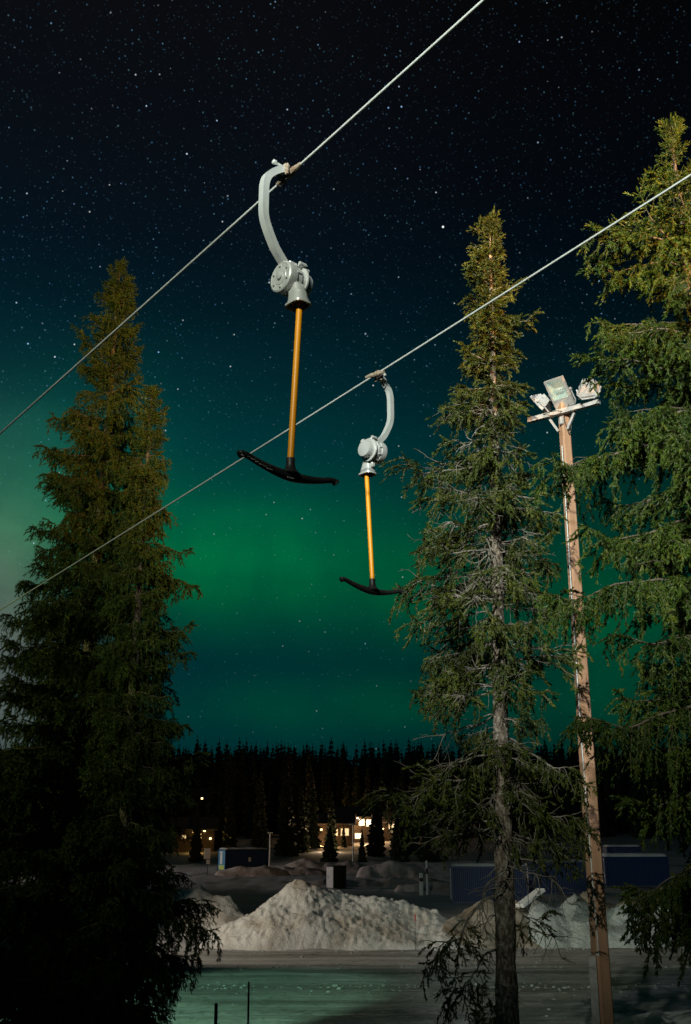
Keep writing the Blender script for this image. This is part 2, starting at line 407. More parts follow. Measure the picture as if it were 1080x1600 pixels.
def crumbs():
    r = random.Random(4); V = []; F_ = []
    for i in range(1700):
        k = r.random()
        y = r.gauss(47.4, .45) if k < .4 else r.gauss(36.4, .5) if k < .7 else r.gauss(41.5, .25) if k < .85 else r.uniform(28.5, 47)
        x = r.uniform(-26, 30); s_ = r.choice((.015, .02, .02, .03, .03, .05)) * r.uniform(.6, 1.2); z = gz(x, y) + .085
        b = len(V); q = [Vector(p) for p in ((-1, -1, -.8), (1, -1, -.8), (1, 1, -.8), (-1, 1, -.8), (-.6, -.7, .5), (.7, -.5, .7), (.6, .7, .4), (-.7, .5, .6))]
        a = r.random() * 6; c, sn = math.cos(a), math.sin(a)
        for p in q:
            p = p + Vector((r.uniform(-.3, .3), r.uniform(-.3, .3), r.uniform(-.2, .2))); V.append((x + s_ * 1.3 * (p.x * c - p.y * sn), y + s_ * (p.x * sn + p.y * c), z + s_ * .8 * p.z))
        F_ += [tuple(b + j for j in f) for f in ((3, 2, 1, 0), (4, 5, 6, 7), (0, 1, 5, 4), (1, 2, 6, 5), (2, 3, 7, 6), (3, 0, 4, 7))]
    me = bpy.data.meshes.new('snow_crumbs'); me.from_pydata(V, [], F_); me.update()
    tag(link('snow_crumbs', me, M['snow_ice']), 'loose lumps of ice and snow scattered in strips along the road', 'snow crumbs', kind='stuff')
crumbs()

# ------------------------------------------------------------------ snow piles
def pile(label, m, x0, x1, y0, y1, peaks, seed, step=.11, rough=.3, cat='snow pile', name='snow_pile', base=0.0, group=None):
    """peaks: (x, y, height, spread x, spread y)"""
    nx = int((x1 - x0) / step) + 1; ny = int((y1 - y0) / step) + 1
    V = []; cx, cy = (x0 + x1) / 2, (y0 + y1) / 2
    gz0 = gz(cx, cy)
    for j in range(ny):
        y = y0 + (y1 - y0) * j / (ny - 1)
        for i in range(nx):
            x = x0 + (x1 - x0) * i / (nx - 1)
            wx = x + .5 * noise.noise(Vector((x * .6, y * .6, seed))); wy = y + .4 * noise.noise(Vector((x * .7, y * .7, seed + 9)))
            h = 0
            for (px, py, ph, sx, sy) in peaks:
                q = math.sqrt(((wx - px) / sx) ** 2 + ((wy - py) / sy) ** 2)
                h += (ph * max(0, 1 - q) ** 1.0) ** 3.2
            h = h ** (1 / 3.2)
            e = min(1, h / .5)
            p3 = Vector((x, y, h * 1.3 + seed * 3))
            h += e * rough * (noise.fractal(p3 * .9, .6, 2.1, 3) * .27 + noise.fractal(p3 * 4.6, .6, 2.1, 4) * .24 + .25 * max(0, noise.noise(p3 * 5.5) - .25) - .1)
            ed = min(x - x0, x1 - x, y - y0, y1 - y) / .6
            h = h * min(1, ed) - .25 * (1 - min(1, ed)) if h > 0 else -.2
            V.append((x - cx, y - cy, max(h, -.25)))
    idx = np.arange(nx * ny).reshape(ny, nx)
    f = np.stack([idx[:-1, :-1], idx[:-1, 1:], idx[1:, 1:], idx[1:, :-1]], -1).reshape(-1, 4)
    o = link(name, np_mesh(name, np.array(V), f, 4), m, None, (cx, cy, gz0 + base), True)
    return tag(o, label, cat, group)
pile('largest heap of ploughed snow in the middle, with a sharp peak at its left', M['snow'], -7.2, 6.0, 47.2, 55.5,
     [(-2.05, 50.6, 2.85, 4.9, 3.6), (-.3, 50.8, 1.95, 4.2, 3.6), (1.4, 50.7, 1.95, 4.0, 3.4), (2.8, 50.6, 1.75, 3.4, 3.1), (4.2, 50.3, 1.45, 2.4, 2.9), (-4.2, 49.8, 1.0, 3.4, 2.4), (.5, 48.9, .9, 6.0, 1.7)], 3.3, .08, .38)
pile('smaller snow heap left of the largest heap, half behind the left spruces', M['snow'], -13, -4.6, 54, 61,
     [(-7.8, 57.5, 2.35, 2.6, 3), (-9.2, 57.5, 1.9, 2.8, 3), (-6.3, 57.3, 1.7, 2.2, 2.5), (-10.8, 57, 1.2, 2, 2)], 7.1, .11, .3)
pile('brown dirty snow heap between the largest heap and the spruce trunk', M['snow_dirty'], 3.8, 9.8, 47.6, 54,
     [(6.6, 50.8, 2.05, 3.0, 3), (5.0, 49.6, 1.3, 1.9, 1.9), (8.2, 50.8, 1.95, 1.8, 3)], 12.4, .11, .3)
pile('long icy snow bank behind the lamp pole on the right', M['snow_ice'], 7.6, 22, 47.7, 54.5,
     [(9.2, 50.6, 2.0, 2.0, 3), (11.0, 50.8, 2.3, 2.4, 3), (13.2, 50.6, 1.95, 2.8, 3), (15.4, 50.6, 1.9, 2.6, 3), (17.8, 50.4, 1.8, 2.8, 2.9), (19.8, 50.4, 1.2, 2, 2.4)], 21.7, .11, .32)
pile('dark lumpy snow ridge just behind the icy bank on the right', M['snow_dirty'], 12, 26, 58, 64,
     [(14, 61, 1.9, 2, 2.4), (16.2, 61, 1.8, 2, 2.4), (18.2, 61, 2.1, 2, 2.6), (20.4, 61, 2.2, 2, 2.6), (23, 61, 1.9, 2.4, 2.6)], 31.7, .16, .4, 'snow ridge', 'snow_ridge')
def bank(label, px, py, Y, w, h, seed, d=4.0):
    c = at(px, py, Y); n = max(1, int(w / 3)); pk = []
    for i in range(n): pk.append((c.x + (i - (n - 1) / 2) * w / n, Y, h * (.75 + .5 * rnd.random()), w / n * 1.3 + .6, d * .5))
    pile(label, M['snow_pink'], c.x - w / 2 - 1.6, c.x + w / 2 + 1.6, Y - d / 2 - .6, Y + d / 2 + .6, pk, seed, .22, .22, 'snow bank', 'snow_bank', group='low snow banks across the far lot')
bank('low pinkish snow bank along the foot of the turquoise ended container', 395, 1355, 128, 6.5, 1.15, 41)
bank('thin far snow bank between the two grey lamp posts', 455, 1355, 132, 6, .8, 43)
bank('low pointed snow mound right of the taller lamp post', 612, 1355, 124, 5.5, 1.9, 45)
bank('flat dim snow bank at the foot of the taller lamp post', 590, 1372, 104, 12, .75, 47)
bank('broad low snow bank behind the white cabinet', 510, 1350, 134, 9, 1.5, 49)
bank('small snow bank beside the marker posts at the blue container', 682, 1365, 96, 5, 1.0, 51)

# ------------------------------------------------------------------ spruces
def nrm(a): return a / (np.linalg.norm(a, axis=-1, keepdims=True) + 1e-9)
class Branch:
    """one branch template along +x: needle triangles and wood prisms"""
    def __init__(s): s.P = []; s.D = []; s.L = []; s.wv = []; s.wf = []; s.nw = 0
    def shoot(s, p, d, l): s.P.append(p); s.D.append(d); s.L.append(l)
    def twig(s, pts, r0, r1, n=3):
        pts = np.asarray(pts, float); m = len(pts)
        if m < 2: return
        T = np.gradient(pts, axis=0); T = nrm(T); up = np.array([.13, .21, 1.0]); U = nrm(np.cross(T, up)); Wv = np.cross(T, U)
        r = np.linspace(r0, r1, m)[:, None]
        for k in range(n):
            a = 2 * PI * k / n; s.wv.append(pts + (U * math.cos(a) + Wv * math.sin(a)) * r)
        # ring k stored as block; faces
        b = s.nw
        for i in range(m - 1):
            for k in range(n):
                j = (k + 1) % n; s.wf.append((b + k * m + i, b + j * m + i, b + j * m + i + 1, b + k * m + i + 1))
        s.nw += n * m
    def finish(s, rg, k, nl, nw):
        if s.P:
            P = np.array(s.P); D = nrm(np.array(s.D)); L = np.array(s.L); N = len(P)
            t = (np.arange(k)[None, :] + rg.random((N, k))) / k
            base = P[:, None] + D[:, None] * (L[:, None] * t)[..., None]
            rv = rg.normal(size=(N, k, 3)); perp = nrm(rv - (rv * D[:, None]).sum(-1, keepdims=True) * D[:, None])
            nd = nrm(D[:, None] * .8 + perp * (.75 - .45 * t[..., None]))
            ln = nl * (.7 + .6 * rg.random((N, k, 1)))
            side = nrm(np.cross(nd, rg.normal(size=(N, k, 3))))
            V = np.stack([base + side * nw, base - side * nw, base + nd * ln], 2).reshape(-1, 3)
            s.NV = V
        else: s.NV = np.zeros((0, 3))
        s.WV = np.concatenate(s.wv) if s.wv else np.zeros((0, 3)); s.WF = np.array(s.wf, int).reshape(-1, 4)
        return s

def make_branch(seed, L, style):
    """style: dict(rise, sag, tip, bare, dens, hang, dead)"""
    r = random.Random(seed); rg = np.random.default_rng(seed); B = Branch()
    n = 18; ss = np.linspace(0, 1, n)
    ck = style.get('crook', 1.0); wob = ck * r.uniform(-.10, .10); wob2 = ck * r.uniform(-.05, .05); ph = [r.uniform(0, 6) for _ in range(4)]
    def pos(s_):
        return np.array([L * s_ * (1 - .06 * s_), L * (wob * math.sin(s_ * 2.6) + wob2 * math.sin(s_ * 7)), L * (style['rise'] * s_ + style['sag'] * s_ ** 2 + style['tip'] * s_ ** 4 + (ck - .6) * s_ * (.035 * math.sin(9 * s_ + ph[0]) + .02 * math.sin(19 * s_ + ph[1])))])
    main = np.array([pos(q) for q in ss])
    B.twig(main, .005 + .010 * L, .003, 4)
    s_ = style['bare'] * r.uniform(.6, 1.15) if style['bare'] else .06
    s_ = min(s_, .8); sgn = 1; step = style['step'] / max(L, .3)
    def foliate(pts, ln, fr0=0.0, hang=False):
        m = len(pts); acc_ = 0
        for i in range(m - 1):
            p, q = pts[i], pts[i + 1]; d = q - p; dl = np.linalg.norm(d); d = d / (dl + 1e-9)
            if i / m < fr0: continue
            sidev = np.cross(d, (0, 0, 1.0)); sidev /= (np.linalg.norm(sidev) + 1e-6)
            B.shoot(p, d, dl * 1.25)
            for sg in (1, -1):
                if r.random() < .86:
                    dd = d * .75 + sidev * sg * r.uniform(.45, .9) + np.array([0, 0, r.uniform(-.55, .12) if not hang else r.uniform(-.5, .0)])
                    B.shoot(p + d * dl * r.random(), dd, r.uniform(.5, 1.0) * ln)
        d = pts[-1] - pts[-2]; d = d / (np.linalg.norm(d) + 1e-9); B.shoot(pts[-1], d, ln * .7)
    while s_ < 1.0:
        p = pos(s_); d = pos(min(1, s_ + .03)) - pos(s_ - .03); d /= np.linalg.norm(d)
        sidev = np.array([-d[1], d[0], 0.0]); sidev /= np.linalg.norm(sidev) + 1e-9
        ll = (L * style['wide'] * (1 - s_) ** style['blunt'] * (.5 + .5 * min(1, s_ * 3)) + .07) * r.uniform(.6, 1.2)
        if r.random() < style['dens']:
            dirv_ = d * r.uniform(.5, .85) + sidev * sgn * r.uniform(.6, .9) + np.array([0, 0, r.uniform(-style['vert'] * 1.2, style['vert'] * .55)])
            dirv_ /= np.linalg.norm(dirv_)
            m = max(2, int(ll / .055)); q = np.linspace(0, 1, m + 1)[:, None]
            lat = p + dirv_ * ll * q + np.array([0, 0, -1.0]) * ll * style['ldroop'] * q ** 2 + rg.normal(size=(m + 1, 3)) * .006
            B.twig(lat, .0055, .002)
            foliate(lat, .085 + .03 * r.random(), style['bare'] * .3)
            nh = style['hang'] * ll / .10
            while nh > 0:
                if r.random() < min(1, nh):
                    a = lat[r.randrange(len(lat))]; hl = r.uniform(.08, .27) * (1.15 - .4 * s_)
                    mm = max(2, int(hl / .06)); qq = np.linspace(0, 1, mm + 1)[:, None]
                    hv = np.array([r.uniform(-.1, .25), r.uniform(-.2, .2), -1.0])
                    ht = a + hv * hl * qq + rg.normal(size=(mm + 1, 3)) * .007
                    B.twig(ht, .003, .0015); foliate(ht, .055, 0, True)
                nh -= 1
        sgn = -sgn; s_ += step * r.uniform(.6, 1.3)
    # tip
    tipd = pos(1) - pos(.95); tipd /= np.linalg.norm(tipd)
    foliate(np.array([pos(q) for q in np.linspace(max(.82, style['bare']), 1, 6)]), .09)
    # dead side twigs
    for _ in range(int(style['dead'] * L)):
        q = r.uniform(.08, .75); p = pos(q); sg = r.choice((1, -1)); ll = r.uniform(.15, .5) * (.5 + .5 * L)
        v = np.array([r.uniform(.1, .9), sg * r.uniform(.2, .9), r.uniform(-.8, .25)]); v /= np.linalg.norm(v); pts = [p]; cur = p.copy()
        for i in range(6):
            v = v + rg.normal(size=3) * .22 + np.array([0, 0, -.10]); v /= np.linalg.norm(v); cur = cur + v * ll / 6; pts.append(cur.copy())
            if i in (2, 3, 4) and r.random() < .6:
                w = v + rg.normal(size=3) * .6; w /= np.linalg.norm(w); B.twig([cur, cur + w * ll * .12, cur + w * ll * .22 + rg.normal(size=3) * .02], .0035, .0015)
        B.twig(pts, .0065, .002)
    return B.finish(rg, style['k'], style['nl'], style['nw'])

ST_DENSE = dict(crook=1.3, rise=.22, sag=-.48, tip=.28, bare=.0, dens=.98, hang=.35, dead=0, step=.05, wide=.27, ldroop=.42, blunt=.28, k=11, nl=.032, nw=.0072, vert=.55)
ST_UP = dict(crook=1.2, rise=.48, sag=-.15, tip=.16, bare=.0, dens=.98, hang=.12, dead=0, step=.05, wide=.34, ldroop=.12, blunt=.3, k=11, nl=.030, nw=.0072, vert=.5)
ST_OPEN = dict(crook=2.4, rise=.12, sag=-.56, tip=.40, bare=.42, dens=.97, hang=.16, dead=9, step=.042, wide=.30, ldroop=.34, blunt=.22, k=10, nl=.032, nw=.0072, vert=.6)
ST_DEAD = dict(crook=2.8, rise=.05, sag=-.55, tip=.15, bare=.93, dens=.5, hang=0, dead=12, step=.06, wide=.2, ldroop=.3, blunt=.7, k=5, nl=.022, nw=.0035, vert=.1)
ST_HANG = dict(crook=1.3, rise=.14, sag=-.50, tip=.28, bare=.08, dens=.98, hang=.9, dead=1, step=.052, wide=.29, ldroop=.5, blunt=.32, k=10, nl=.033, nw=.0072, vert=.5)
LEN = (.35, .6, .9, 1.3, 1.8, 2.6)
TPL = {}
def templates(key, st, nvar=3):
    TPL[key] = [(L, [make_branch(hash((key, i, v)) % 99991 if False else (sum(map(ord, key)) * 31 + i * 7 + v * 101), L, st) for v in range(nvar)]) for i, L in enumerate(LEN)]
templates('dense', ST_DENSE); templates('up', ST_UP); templates('open', ST_OPEN, 4); templates('dead', ST_DEAD); templates('hang', ST_HANG)

class Tree:
    def __init__(s, seed): s.nv = []; s.wv = []; s.wf = []; s.wn = 0; s.r = random.Random(seed)
    def branch(s, key, p, az, length, tilt=0.0, roll=0.0):
        L, vs = min(TPL[key], key=lambda t: abs(t[0] - length) / t[0]); b = s.r.choice(vs); k = length / L
        Mx = Matrix.Rotation(az, 4, 'Z') @ Matrix.Rotation(-tilt, 4, 'Y') @ Matrix.Rotation(roll, 4, 'X')
        A = np.array(Mx.to_3x3()) ; sc = np.array([k, k * s.r.choice((-1, 1)), k])
        if len(b.NV): s.nv.append((b.NV * sc) @ A.T + np.array(p))
        if len(b.WV):
            s.wv.append((b.WV * sc) @ A.T + np.array(p)); s.wf.append(b.WF + s.wn); s.wn += len(b.WV)
    def to(s, key, p, tip, **kw):          # a branch from p whose tip reaches the given point
        d = Vector(tip) - Vector(p); hz = math.hypot(d.x, d.y)
        st = {'dense': ST_DENSE, 'up': ST_UP, 'open': ST_OPEN, 'dead': ST_DEAD, 'hang': ST_HANG}[key]
        own = math.atan2(st['rise'] + st['sag'] + st['tip'], .94)
        s.branch(key, p, math.atan2(d.y, d.x), d.length / math.hypot(.94, st['rise'] + st['sag'] + st['tip']), math.atan2(d.z, hz) - own)
    def build(s, root, nm, wm):
        o = root.location
        if s.nv:
            V = np.concatenate(s.nv) - np.array(o); f = np.arange(len(V)).reshape(-1, 3)
            link('crown', np_mesh('crown', V, f, 3), nm, root)
        if s.wv:
            V = np.concatenate(s.wv) - np.array(o); link('limbs', np_mesh('limbs', V, np.concatenate(s.wf), 4), wm, root)

def trunk_mesh(root, path, radii, m, seed, n=14):
    """path of world points bottom to top; bark knots come from noise"""
    pts = [Vector(p) - root.location for p in path]; V = []; F_ = []
    K = 110
    def samp(t):
        q = t * (len(pts) - 1); i = min(int(q), len(pts) - 2); u = q - i; return pts[i].lerp(pts[i + 1], u), radii[i] * (1 - u) + radii[i + 1] * u
    for a in range(K + 1):
        c, r_ = samp(a / K)
        for k in range(n):
            th = 2 * PI * k / n; d = Vector((math.cos(th), math.sin(th), 0)); q = c + d * .3 + Vector((seed, 0, 0))
            rr = r_ * (1 + .16 * noise.noise(q * 3.1) + .10 * noise.noise(q * 9)); V.append(c + d * rr)
    for a in range(K):
        for k in range(n):
            j = (k + 1) % n; F_.append((a * n + k, a * n + j, (a + 1) * n + j, (a + 1) * n + k))
    me = bpy.data.meshes.new('trunk'); me.from_pydata([tuple(v) for v in V], [], F_); me.update()
    return link('trunk', me, m, root, smooth=True)

def interp(tab, y):
    if y <= tab[0][0]: return tab[0][1]
    for (a, va), (b, vb) in zip(tab, tab[1:]):
        if y <= b: return va + (vb - va) * (y - a) / (b - a)
    return tab[-1][1]

def spruce(label, apex_px, base_px, Y, widths, style_at, seed, group, nm, wm, bm, r0, per=6, dz=.2, front=1.0, manual=(), side=lambda az: 1.0, ybot=1700, lead=.0):
    """apex_px and base_px in the photo fix the trunk; widths: (photo row, half width in metres)"""
    top = at(*apex_px, Y); low = at(*base_px, Y); ax = (low - top) / (low.z - top.z)
    zg = gz(low.x, Y) - .15; foot = top + ax * (zg - top.z)
    root = thing('spruce_tree', label, 'spruce', foot, 0, group)
    H = top.z - zg
    def c_at(z): return top + ax * (z - top.z)
    trunk_mesh(root, [foot, c_at(zg + H * .33), c_at(zg + H * .66), c_at(top.z - .5), top - Vector((0, 0, .05))], [r0 * 1.1, r0 * .8, r0 * .45, .018, .006], bm, seed)
    T = Tree(seed); r = T.r
    rows = sorted((at(540, y, Y).z, y) for y in range(0, 2000, 10))
    def row(z): return interp(rows, z)
    for k in range(int(lead / .13)):
        for q in range(3): T.branch('up', c_at(top.z - .1 - k * .13), k * 1.3 + q * 2.1 + r.uniform(-.4, .4), .10 + .04 * r.random() + .03 * k, R(20))
    z = top.z - .12 - lead; ga = r.random() * 6
    # leader shoots
    T.branch('up', c_at(top.z - .30), 0, .36, R(58)); 
    for k in range(4): T.branch('up', c_at(top.z - .16), k * 1.6 + r.random(), .2, R(24))
    while z > max(zg + .5, 0):
        y = row(z); w = interp(widths, y)
        if y > ybot: break
        for k in range(per):
            ga += 2.39996 + r.uniform(-.3, .3); az = ga % (2 * PI)
            facing = max(0, -math.sin(az))                # 1 towards the camera side
            if facing > .55 and r.random() > front: continue
            key, keep, tilt = style_at(y, r)
            if r.random() > keep: continue
            ln = w * (r.uniform(.5, .85) if r.random() < .42 else r.uniform(.85, 1.16)) * side(az) + .05
            T.branch(key, c_at(z + r.uniform(-.5, .5) * dz), az, ln, R(tilt + r.uniform(-9, 9)), r.uniform(-.25, .25))
        z -= dz * (.62 + .4 * min(1, w))
    for key, y0, tip, dY in manual:
        tp = at(*tip, Y + dY); zz = at(540, y0, Y).z
        T.to(key, c_at(zz), tp)
    T.build(root, nm, wm); return root

GT = 'tall spruces standing around the lift'
def st_left(y, r):
    if y < 520: return 'up', 1, 8
    if y < 640: return r.choice(('up', 'dense')), 1, 6
    return ('dense' if r.random() < .6 else 'hang'), 1, 4
spruce('tallest left spruce with a warm lit tip, crossed by both cables', (188, 412), (94, 1600), 22.5,
       [(y_, w_ * 1.52) for y_, w_ in ((405, .08), (440, .2), (480, .28), (520, .40), (580, .48), (640, .58), (690, .80), (720, .9), (760, .85), (830, .95), (900, 1.0), (960, 1.2), (1010, 1.32), (1100, 1.4), (1200, 1.65), (1300, 1.7), (1480, 1.75), (1650, 1.8))],
       st_left, 5, GT, M['needles'], M['twig'], M['bark'], .22, per=9, dz=.42, lead=.5,
       manual=[('dense', 735, (70, 702), -.2), ('dense', 805, (75, 745), -.4), ('dense', 1010, (5, 1020), -.3), ('dense', 925, (38, 905), -.3), ('up', 590, (130, 518), 0), ('dense', 660, (82, 648), -.2)])
spruce('slimmer left spruce with a dead orange tip close beside the tallest one', (237, 612), (176, 1600), 20.6,
       [(y_, w_ * 1.46) for y_, w_ in ((605, .06), (650, .2), (700, .30), (760, .34), (850, .40), (920, .55), (1000, .5), (1060, .52), (1150, .58), (1250, .66), (1350, .62), (1450, .72), (1650, .7))],
       lambda y, r: (('up', 1, 4) if y < 720 else (('dense' if r.random() < .55 else 'hang'), .95, 2)), 8, GT, M['needles'], M['twig'], M['bark'], .16, per=7, dz=.36,
       manual=[('dense', 880, (308, 915), .1), ('dense', 1000, (300, 975), .2), ('dense', 850, (298, 860), .2), ('hang', 1405, (338, 1448), -.2), ('dense', 1030, (298, 1018), 0), ('dense', 1120, (292, 1132), .2), ('hang', 1470, (296, 1525), 0)])
def st_mid(y, r):
    if y < 470: return 'up', 1, 4
    if y < 620: return r.choice(('up', 'dense', 'dense')), 1, 4
    if y < 720: return r.choice(('dense', 'open', 'open')), .85, 2
    if y < 1130: return r.choice(('open', 'open', 'open', 'dead', 'hang')), .85, -2
    if y < 1330: return r.choice(('open', 'dead', 'dead', 'open', 'hang')), .46, -8
    return r.choice(('dead', 'dead', 'dead', 'dead')), .12, -18
spruce('sparse spruce with a bare pale trunk and dead twigs left of the lamp pole', (765, 345), (793, 1600), 12.0,
       [(340, .07), (380, .2), (440, .29), (520, .36), (600, .40), (640, .55), (700, .72), (800, .85), (900, .95), (1000, .86), (1100, .86), (1230, .82), (1330, .65), (1450, .6), (1600, .5)],
       st_mid, 17, GT, M['needles_thin'], M['twig_dead'], M['bark_pale'], .125, per=7, dz=.23, front=.72, side=lambda az: 1 - .32 * max(0, math.cos(az)),
       manual=[('open', 725, (634, 706), -.2), ('open', 650, (684, 640), -.2), ('open', 780, (662, 770), .1), ('open', 905, (628, 905), -.1), ('open', 870, (660, 850), -.3), ('open', 960, (648, 960), .2), ('open', 1215, (606, 1225), -.3),
               ('open', 1240, (650, 1275), .3), ('up', 520, (836, 490), 0), ('up', 455, (812, 440), .1), ('open', 1230, (930, 1290), -.5), ('open', 1150, (925, 1215), -.2), ('open', 1040, (885, 1010), .3), ('open', 900, (888, 925), .2), ('open', 1075, (690, 1060), 0), ('hang', 1010, (670, 1030), .2),
               ('hang', 800, (872, 800), .1), ('hang', 850, (868, 880), -.1), ('dead', 1285, (640, 1335), -.2), ('open', 1395, (672, 1500), -.4), ('open', 1420, (866, 1430), -.3), ('dead', 1330, (905, 1420), -.3), ('dead', 1330, (745, 1460), -.4), ('dead', 1345, (850, 1400), -.5), ('open', 1480, (705, 1555), -.5), ('dead', 1440, (890, 1490), .2), ('open', 1300, (690, 1290), .3), ('open', 1300, (895, 1330), .2)])
def st_right(y, r):
    if y < 330: return 'up', 1, 8
    if y < 480: return r.choice(('up', 'dense')), 1, 4
    return r.choice(('dense', 'hang', 'hang')), .95, 2
spruce('dense drooping spruce at the right edge reaching towards the lamp pole', (1047, 195), (1215, 1600), 10.6,
       [(190, .05), (240, .10), (268, .13), (290, .24), (330, .45), (380, .8), (450, .95), (580, .95), (700, 1.1), (850, 1.15), (1000, 1.15), (1120, 1.2), (1250, 1.3), (1400, 1.35), (1600, 1.5)],
       st_right, 23, GT, M['needles'], M['twig'], M['bark'], .16, per=7, dz=.40, lead=.62, ybot=1450,
       manual=[('up', 290, (1016, 272), 0), ('dense', 395, (922, 362), -.4), ('dense', 420, (926, 412), -.2), ('up', 585, (903, 556), -.2), ('hang', 690, (868, 705), -.6), ('dense', 830, (908, 836), -.3), ('hang', 915, (852, 926), -.6), ('dense', 1000, (958, 1000), -.4), ('dense', 1085, (972, 1085), -.2), ('hang', 1110, (890, 1128), -.6), ('dense', 1230, (975, 1250), -.3), ('hang', 640, (955, 660), -.2), ('hang', 530, (935, 510), -.1), ('hang', 1300, (985, 1400), 0)])
# sapling at the foot of the sparse spruce
def sapling():
    p = at(757, 1660, 14.5); p.z = gz(p.x, p.y) - .05
    root = thing('spruce_sapling', 'small dark spruce sapling at the foot of the sparse spruce', 'sapling', p)
    top = at(757, 1540, 14.5); H = top.z - p.z
    MB().tube([(0, 0, 0), (.01, 0, H * .5), (0, 0, H)], [.018, .011, .004], 6).build('trunk', M['twig'], root)
    T = Tree(77); z = p.z + H
    while z > p.z + .15:
        w = .08 + (p.z + H - z) * .32
        for k in range(4): T.branch('up' if k % 2 else 'open', Vector((p.x, p.y, z)), T.r.random() * 7, w * T.r.uniform(.7, 1.1), R(10))
        z -= .13
    T.build(root, M['needles'], M['twig'])
sapling()

# ------------------------------------------------------------------ lift cables and T-bar hangers
P1 = at(452, 273, 6.79); P2 = at(586, 586, 10.46)
CD = Vector((-1.017, 1.112, -.192)).normalized()
GC = 'steel haul cables of the ski lift'
def haul_cable(P, label):
    rad = .0108; ts = np.concatenate([np.linspace(-30, -5, 40), np.arange(-4.99, 12, .011), np.linspace(12.1, 46, 700)])
    n = 18; u = CD.orthogonal().normalized(); w = CD.cross(u); V = np.zeros((len(ts), n, 3)); k = np.arange(n) * 2 * PI / n
    for i, t in enumerate(ts):
        ph = t * 2 * PI / .19; rr = rad * (.96 + .06 * np.abs(np.cos(3 * (k - ph)))); c = P + CD * float(t) + Vector((0, 0, 1)) * (0.00035 * t * t)
        V[i] = np.array(c) + rr[:, None] * (np.cos(k)[:, None] * np.array(u) + np.sin(k)[:, None] * np.array(w))
    idx = np.arange(len(ts) * n).reshape(len(ts), n); j = np.roll(idx, -1, 1)
    f = np.stack([idx[:-1], j[:-1], j[1:], idx[1:]], -1).reshape(-1, 4)
    V = V.reshape(-1, 3) - np.array(P)
    return tag(link('haul_cable', np_mesh('haul_cable', V, f, 4), M['cable'], None, P, True), label, 'cable', GC)
haul_cable(P1, 'upper steel cable, carrying the nearer T-bar and leaving the top of the picture')
haul_cable(P2, 'lower steel cable, carrying the farther T-bar and passing before the right spruce')

